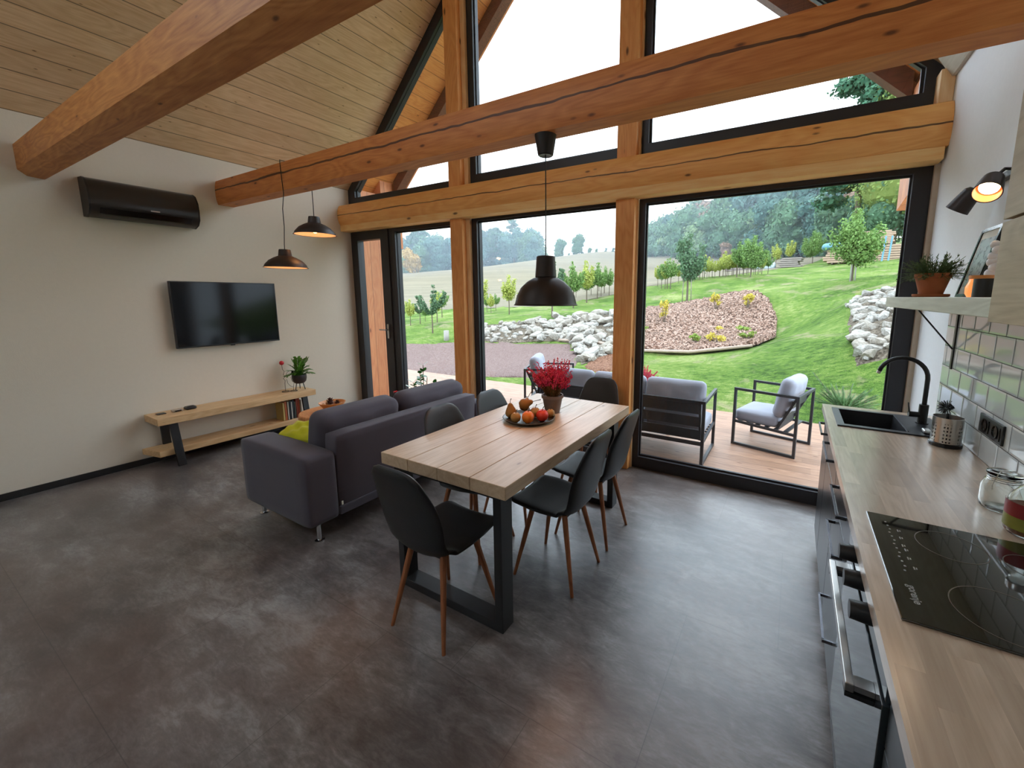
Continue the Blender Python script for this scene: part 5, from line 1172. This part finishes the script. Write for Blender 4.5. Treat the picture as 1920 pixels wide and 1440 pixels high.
# tiles on the wall --------------------------------------------------------
def tilemat():
    t = NT('white_gloss_tiles'); tc = t.n('ShaderNodeTexCoord'); sp = t.n('ShaderNodeSeparateXYZ'); t.l(tc.outputs['Object'], sp.inputs[0])
    TH_, TW = .1015, .163
    r = t.math('DIVIDE', t.math('SUBTRACT', sp.outputs[2], CZ), TH_); ri = t.math('FLOOR', r); fz_ = t.math('FRACT', r)
    u = t.math('ADD', t.math('DIVIDE', t.math('ADD', sp.outputs[1], 10.01), TW), t.math('MULTIPLY', ri, .5)); fu = t.math('FRACT', u)
    ez = t.math('MINIMUM', fz_, t.math('SUBTRACT', 1, fz_)); eu = t.math('MINIMUM', fu, t.math('SUBTRACT', 1, fu))
    dz = t.math('MULTIPLY', ez, TH_); du = t.math('MULTIPLY', eu, TW); d = t.math('MINIMUM', dz, du)
    g = t.math('LESS_THAN', d, .0017); t.col(t.mix(g, rgb(196, 200, 198), rgb(40, 44, 44)))
    t.l(t.ramp(g, [(0, .06), (1, .7)]), t.b.inputs['Roughness']); t.b.inputs['Specular IOR Level'].default_value = .75
    h = t.ramp(t.math('DIVIDE', d, .01), [(.1, 0.0), (.9, 1.0)]); h2 = t.math('ADD', h, t.math('MULTIPLY', t.noise(t.obj(), 7, 2), .25)); t.bump(h2, .35, .004); return t.m
struct(MB().box(W-.007, W-.0005, -4.4, -.60, CZ+.0005, 1.5).build('trim_tiles', tilemat()))
# outlet
t = thing('power_socket', 'black double power socket on the white tiles', 'socket', (W-.008,-1.305,1.06))
MB().box(W-.016, W-.0072, -1.412, -1.198, 1.022, 1.098).build('cover_plate', M['darkpl'], t, bevel=.002)
for yy in (-1.355, -1.255):
    MB().lathe([(.001,0),(.024,0),(.026,.003),(.022,.003),(.02,-.004),(.001,-.004)], (W-.0165,yy,1.06), 24, ax=(-1,0,0)).build('socket_insert', M['blackgloss'], t, smooth='auto')
    MB().box(W-.019,W-.0165,yy-.045,yy-.041,1.035,1.085).build('rib', M['blackgloss'], t)
# small shelf on brackets
tag(MB().box(5.60, W-.001, -2.18, -.52, 1.512, 1.566).build('wall_shelf', M['shelfw'], bevel=.003), 'pale wooden wall shelf on black metal brackets above the sink', 'shelf')
for yb_, lb in ((-.745, 'black metal shelf bracket under the window end of the shelf'), (-1.85, 'black metal shelf bracket under the cupboard end of the shelf')):
    m = MB(); m.box(W-.013, W-.0075, yb_-.011, yb_+.011, 1.21, 1.511).box(5.665, W-.013, yb_-.011, yb_+.011, 1.5065, 1.5115).bar((5.70,yb_,1.503),(W-.014,yb_,1.31),.011,.006)
    tag(m.build('shelf_bracket', M['darkpl']), lb, 'bracket')
# wall cupboard
t = thing('wall_cupboard', 'grey-brown oak wall cupboard at the right edge above the hob', 'cupboard', (5.7,-3.0,1.52)); fx0 = 5.53
MB().box(fx0+.02, W-.001, -4.4, -2.195, 1.516, 2.72).build('carcass', M['cupboard'], t)
MB().box(fx0, fx0+.019, -4.4, -2.192, 1.512, 1.727).build('lower_front', M['cupboard'], t, bevel=.001); MB().box(fx0, fx0+.019, -4.4, -2.192, 1.733, 2.72).build('upper_front', M['cupboard'], t, bevel=.001)
# things on the shelf
px_, py_ = 5.70, -.93
t = thing('potted_plant', 'thin-leaved grey-green plant in a terracotta pot on the wall shelf', 'plant', (px_,py_,1.566))
MB().lathe([(.001,0),(.062,0),(.068,.004),(.068,.014),(.06,.014),(.058,.008),(.001,.008)], (px_,py_,1.5665), 28).build('saucer', M['terracotta'], t, smooth='auto')
MB().lathe([(.001,.009),(.042,.009),(.062,.085),(.066,.086),(.068,.108),(.06,.108),(.056,.09),(.001,.09)], (px_,py_,1.5665), 28).build('pot', M['terracotta'], t, smooth='auto')
m = MB(); m2 = MB(); rr = random.Random(12); st = MB()
for k in range(200):
    a = rr.uniform(0,6.28); e = rr.uniform(-.25,1.45); d = Vector((math.cos(a)*math.cos(e), math.sin(a)*math.cos(e), math.sin(e)*.95)); p = Vector((px_+math.cos(a)*.03, py_+math.sin(a)*.03, 1.66)); L = rr.uniform(.06,.115)
    if p.x + d.x*L > W-.02: continue
    mid = p+d*L*.5+Vector((0,0,.01)); tip = p+d*L; st.tube([p, mid, tip], [.0012,.001,.0006], 4)
    for j in range(14):
        u = rr.uniform(.2,1); c = p.lerp(tip, u); q = (Vector((rr.gauss(0,1),rr.gauss(0,1),rr.gauss(0,1))).normalized()*.7+d).normalized()*.016; w = q.cross(Vector((.3,.2,1))).normalized()*.0016; m.add([c, c+q*.5-w, c+q, c+q*.5+w], [(0,1,2,3)])
for k in range(60):
    a = rr.uniform(0,6.28); p = Vector((px_+math.cos(a)*.055, py_+math.sin(a)*.055, 1.675)); q = Vector((math.cos(a)*.02, math.sin(a)*.02, rr.uniform(-.035,.02))); w = Vector((-math.sin(a),math.cos(a),0))*.002; m2.add([p-w,p+w,p+q], [(0,1,2)])
st.build('stems', M['stem'], t); m.build('leaves', M['herb'], t); m2.build('dry_leaves', leafmat('dry_leaf', rgb(150,130,40), rgb(190,160,60), .8, .2, 30), t)
MB().lathe([(.001,0),(.056,0)], (px_,py_,1.66), 20).build('soil', M['soil'], t)
# picture frame leaning
t = thing('picture_frame', 'black-framed picture leaning against the wall on the shelf', 'picture', (5.80,-1.02,1.567))
lean = lambda z: 5.788 + (z-1.567)*.21
def lpan(y0, y1, z0, z1, d0, d1): return [(lean(z0)+d0,y0,z0),(lean(z0)+d1,y0,z0),(lean(z0)+d1,y1,z0),(lean(z0)+d0,y1,z0),(lean(z1)+d0,y0,z1),(lean(z1)+d1,y0,z1),(lean(z1)+d1,y1,z1),(lean(z1)+d0,y1,z1)]
ya, yz, za, zz_ = -1.13, -.915, 1.567, 1.86; b_ = .014
MB().hexa(lpan(ya,yz,za,za+b_,0,.014)).hexa(lpan(ya,yz,zz_-b_,zz_,0,.014)).hexa(lpan(ya,ya+b_,za+b_,zz_-b_,0,.014)).hexa(lpan(yz-b_,yz,za+b_,zz_-b_,0,.014)).build('frame', M['blackgloss'], t)
MB().hexa(lpan(ya+b_,yz-b_,za+b_,zz_-b_,.005,.012)).build('mount', M['paper'], t)
PR = NT('sketch_print'); v = PR.obj((1,1,1)); PR.col(PR.mix(PR.ramp(PR.noise(v, 40, 4, .7), [(.5, 0.0), (.62, .6)]), rgb(200,204,204), rgb(70,66,64))); PR.set(Roughness=.05)
MB().hexa(lpan(ya+.03,yz-.03,za+.045,zz_-.045,.0035,.0048)).build('print', PR.m, t)
# candle jar, black tin, white candle
t = thing('candle_jar', 'glowing orange glass candle jar on the wall shelf', 'candle', (5.705,-1.50,1.567))
OR = NT('orange_glass'); OR.col(rgb(236,150,90)); OR.set(Roughness=.2); OR.b.inputs['Emission Color'].default_value = rgb(255,150,80); OR.b.inputs['Emission Strength'].default_value = .45
MB().lathe([(.001,0),(.03,0),(.037,.012),(.038,.035),(.031,.052),(.03,.062)], (5.705,-1.50,1.5665), 28).build('body', OR.m, t, smooth='auto'); MB().lathe([(.001,.0),(.032,.0),(.032,.012),(.001,.013)], (5.705,-1.50,1.629), 24).build('lid', M['bowlwood'], t, smooth='auto')
tag(MB().lathe([(.001,0),(.028,0),(.028,.058),(.024,.058),(.024,.05),(.001,.05)], (5.672,-1.655,1.5665), 28).build('black_tin', M['darkpl'], smooth='auto'), 'small matt black cup on the shelf in front of the candle jar', 'cup')
m = MB()
for k in range(9): m.ball((5.775+.004*math.sin(k*2), -1.345+.006*math.cos(k*2.3), 1.59+k*.021), .023-.001*k, 10)
tag(m.build('white_figurine', plain('white_ceramic', rgb(222,224,226), .3), smooth=True), 'white twisted ornament half hidden by the cupboard', 'ornament')

# spotlights ---------------------------------------------------------------
t = thing('spotlight', 'dark two-headed wall spotlight above the shelf, one head shining at the camera', 'lamp', (W-.01,-1.1,2.05))
MB().box(W-.026, W-.0005, -1.32, -.84, 2.035, 2.062).build('rail', M['darkpl'], t, bevel=.003)
M['spotin'] = plain('copper_reflector', rgb(170, 90, 50), .3, .6)
def spot(c, ax, base, lit):
    c = Vector(c); ax = Vector(ax).normalized(); top = c - ax*.0
    m = MB().lathe([(.001,0),(.02,.002),(.032,.014),(.038,.05),(.044,.10),(.041,.10),(.035,.05),(.028,.02),(.001,.018)], c, 28, ax=ax)
    h = m.build('spot_head', M['shade'], t, smooth='auto')
    MB().lathe([(.0405,.099),(.0345,.05),(.027,.025)], c, 28, ax=ax).build('reflector', M['spotin'], h, smooth=True)
    MB().lathe([(.001,.068),(.03,.066),(.03,.06)], c, 24, ax=ax).build('bulb', emis('spot_bulb', rgb(255, 214, 160), 9 if lit else 3), h, smooth=True)
    MB().tube([base, Vector(base)+Vector((-.03,0,.004)), c+ax*.01], .006, 8).build('swivel_arm', M['darkpl'], h)
spot((5.775,-1.225,2.02), (-.30,-.62,-.62), (W-.026,-1.20,2.048), True)
spot((5.79,-.985,2.03), (-.42,.30,-.78), (W-.026,-.96,2.048), False)
_l = bpy.data.lights.new('spot_light', 'SPOT'); _l.energy = .8; _l.color = (1,.7,.42); _l.spot_size = R(80); _l.spot_blend = .6; _l.shadow_soft_size = .03
_o = bpy.data.objects.new('spot_light', _l); C.objects.link(_o); _ax = Vector((-.30,-.62,-.62)).normalized(); _o.location = Vector((5.775,-1.225,2.02))+_ax*.105; _o.rotation_euler = _ax.to_track_quat('-Z','Y').to_euler()

# ============================================================ terrace furniture
OF = plain('anthracite_outdoor_frame', rgb(58, 60, 64), .45, .2, var=.05)
def armchair(label):
    # local: sitter faces -X, depth .63 (x), width .585 (y), height .63
    t = thing('garden_armchair', label, 'armchair', (0,0,0), 0, 'garden armchairs'); d, w, h = .315, .29, .63; k = .026
    for s in (-1, 1):
        y = s*(w-k/2); m = MB(); m.frame([(-d,0),(d,0),(d,h),(-d,h)], [(-d+k,k),(d-k,k),(d-k,h-k),(-d+k,h-k)], 'y', y-k/2, y+k/2); m.build('side_loop', OF, t)
        MB().bar((d-.03,s*(w-.045),h-k), (d-.20,s*(w-.045),.24), .022).build('back_stay', OF, t)
        MB().bar((-d,y,.262),(d,y,.235),.024).build('seat_rail', OF, t)
    MB().bar((d-k/2,-w+k,h-k/2),(d-k/2,w-k,h-k/2),k).build('top_rail', OF, t)
    m = MB()
    for q in range(6): x = -d+.05+q*.095; m.box(x-.02,x+.02,-w+k,w-k,.245,.256)
    m.build('seat_slats', OF, t); m = MB()
    for q in (.30,.42,.53): m.bar((d-.205+(q-.24)*.47,-w+.05,q),(d-.205+(q-.24)*.47,w-.05,q),.012,.07,up=(0,0,1))
    m.build('back_slats', OF, t)
    rb('seat_cushion', -.315, .13, -.255, .255, .262, .385, .04, .015, 2, 12, .004, t, M['greyfab'])
    c = MB().rbox((0,0,0), (.13,.5,.42), .055, 14, .02, 0, .008, 3).xf(Matrix.Translation((.155,0,.575)) @ Euler((0,R(12),0)).to_matrix().to_4x4()); c.build('back_cushion', M['greyfab'], t, smooth=True)
    return t
a1 = armchair('grey cushioned garden armchair with a dark frame standing alone at the right of the deck')
a1.location = (5.035, 1.395, -.03); a1.rotation_euler = (0,0,math.atan2(-.166,.608))
dup(a1, (2.245,1.35,-.03), R(180+23.3), 'grey garden armchair left of the garden sofa, partly hidden by the magenta heather')
t = thing('garden_sofa', 'three-seat grey garden sofa with a dark frame, its back to the large right window', 'sofa', (3.59,.71,-.03))
x0, x1, y0, y1, zt = 2.66, 4.505, .385, 1.045, .60; k = .028
for xx in (x0+k/2, x1-k/2):
    MB().frame([(y0,-.03),(y1,-.03),(y1,zt),(y0,zt)], [(y0+k,-.03+k),(y1-k,-.03+k),(y1-k,zt-k),(y0+k,zt-k)], 'x', xx-k/2, xx+k/2).build('side_loop', OF, t)
    MB().bar((xx,y0,.20),(xx,y1,.235),.024).build('seat_rail', OF, t)
MB().bar((x0+k,y0+.014,zt-k/2),(x1-k,y0+.014,zt-k/2),k).build('top_rail', OF, t)
MB().bar((x0+k,y0+.014,.185),(x1-k,y0+.014,.185),.03).build('lower_rail', OF, t)
for xx in (x0+.05, x0+.62, x0+1.23, x1-.05): MB().bar((xx,y0+.01,zt-.02),(xx,y0+.085,.2),.02).build('back_stay', OF, t)
m = MB()
for q in (.255,.39,.52): m.bar((x0+.04,y0+.075-(q-.2)*.2,q),(x1-.04,y0+.075-(q-.2)*.2,q),.012,.095,up=(0,0,1))
m.build('back_slats', OF, t)
m = MB()
for q in range(6): y = y0+.16+q*.09; m.box(x0+k,x1-k,y-.02,y+.02,.205,.216)
m.build('seat_slats', OF, t)
for q in range(3):
    xa = x0+.035+q*.597; rb('seat_cushion', xa, xa+.585, .55, 1.04, .22, .345, .04, .012, 2, 10, .004, t, M['greyfab'])
    c = MB().rbox((0,0,0), (.585,.13,.42), .055, 14, .02, 1, .006, q).xf(Matrix.Translation((xa+.2925,.55,.545)) @ Euler((R(-12),0,0)).to_matrix().to_4x4()); c.build('back_cushion', M['greyfab'], t, smooth=True)
t = thing('garden_table', 'low dark garden table under the outdoor heather, behind the garden sofa', 'table', (3.62,1.35,-.03))
MB().box(3.25,4.0,1.12,1.55,.305,.329).build('tabletop', OF, t, bevel=.002)
for sx in (3.27,3.98):
    for sy in (1.14,1.53): MB().box(sx-.012,sx+.012,sy-.012,sy+.012,-.03,.305).build('leg', OF, t)
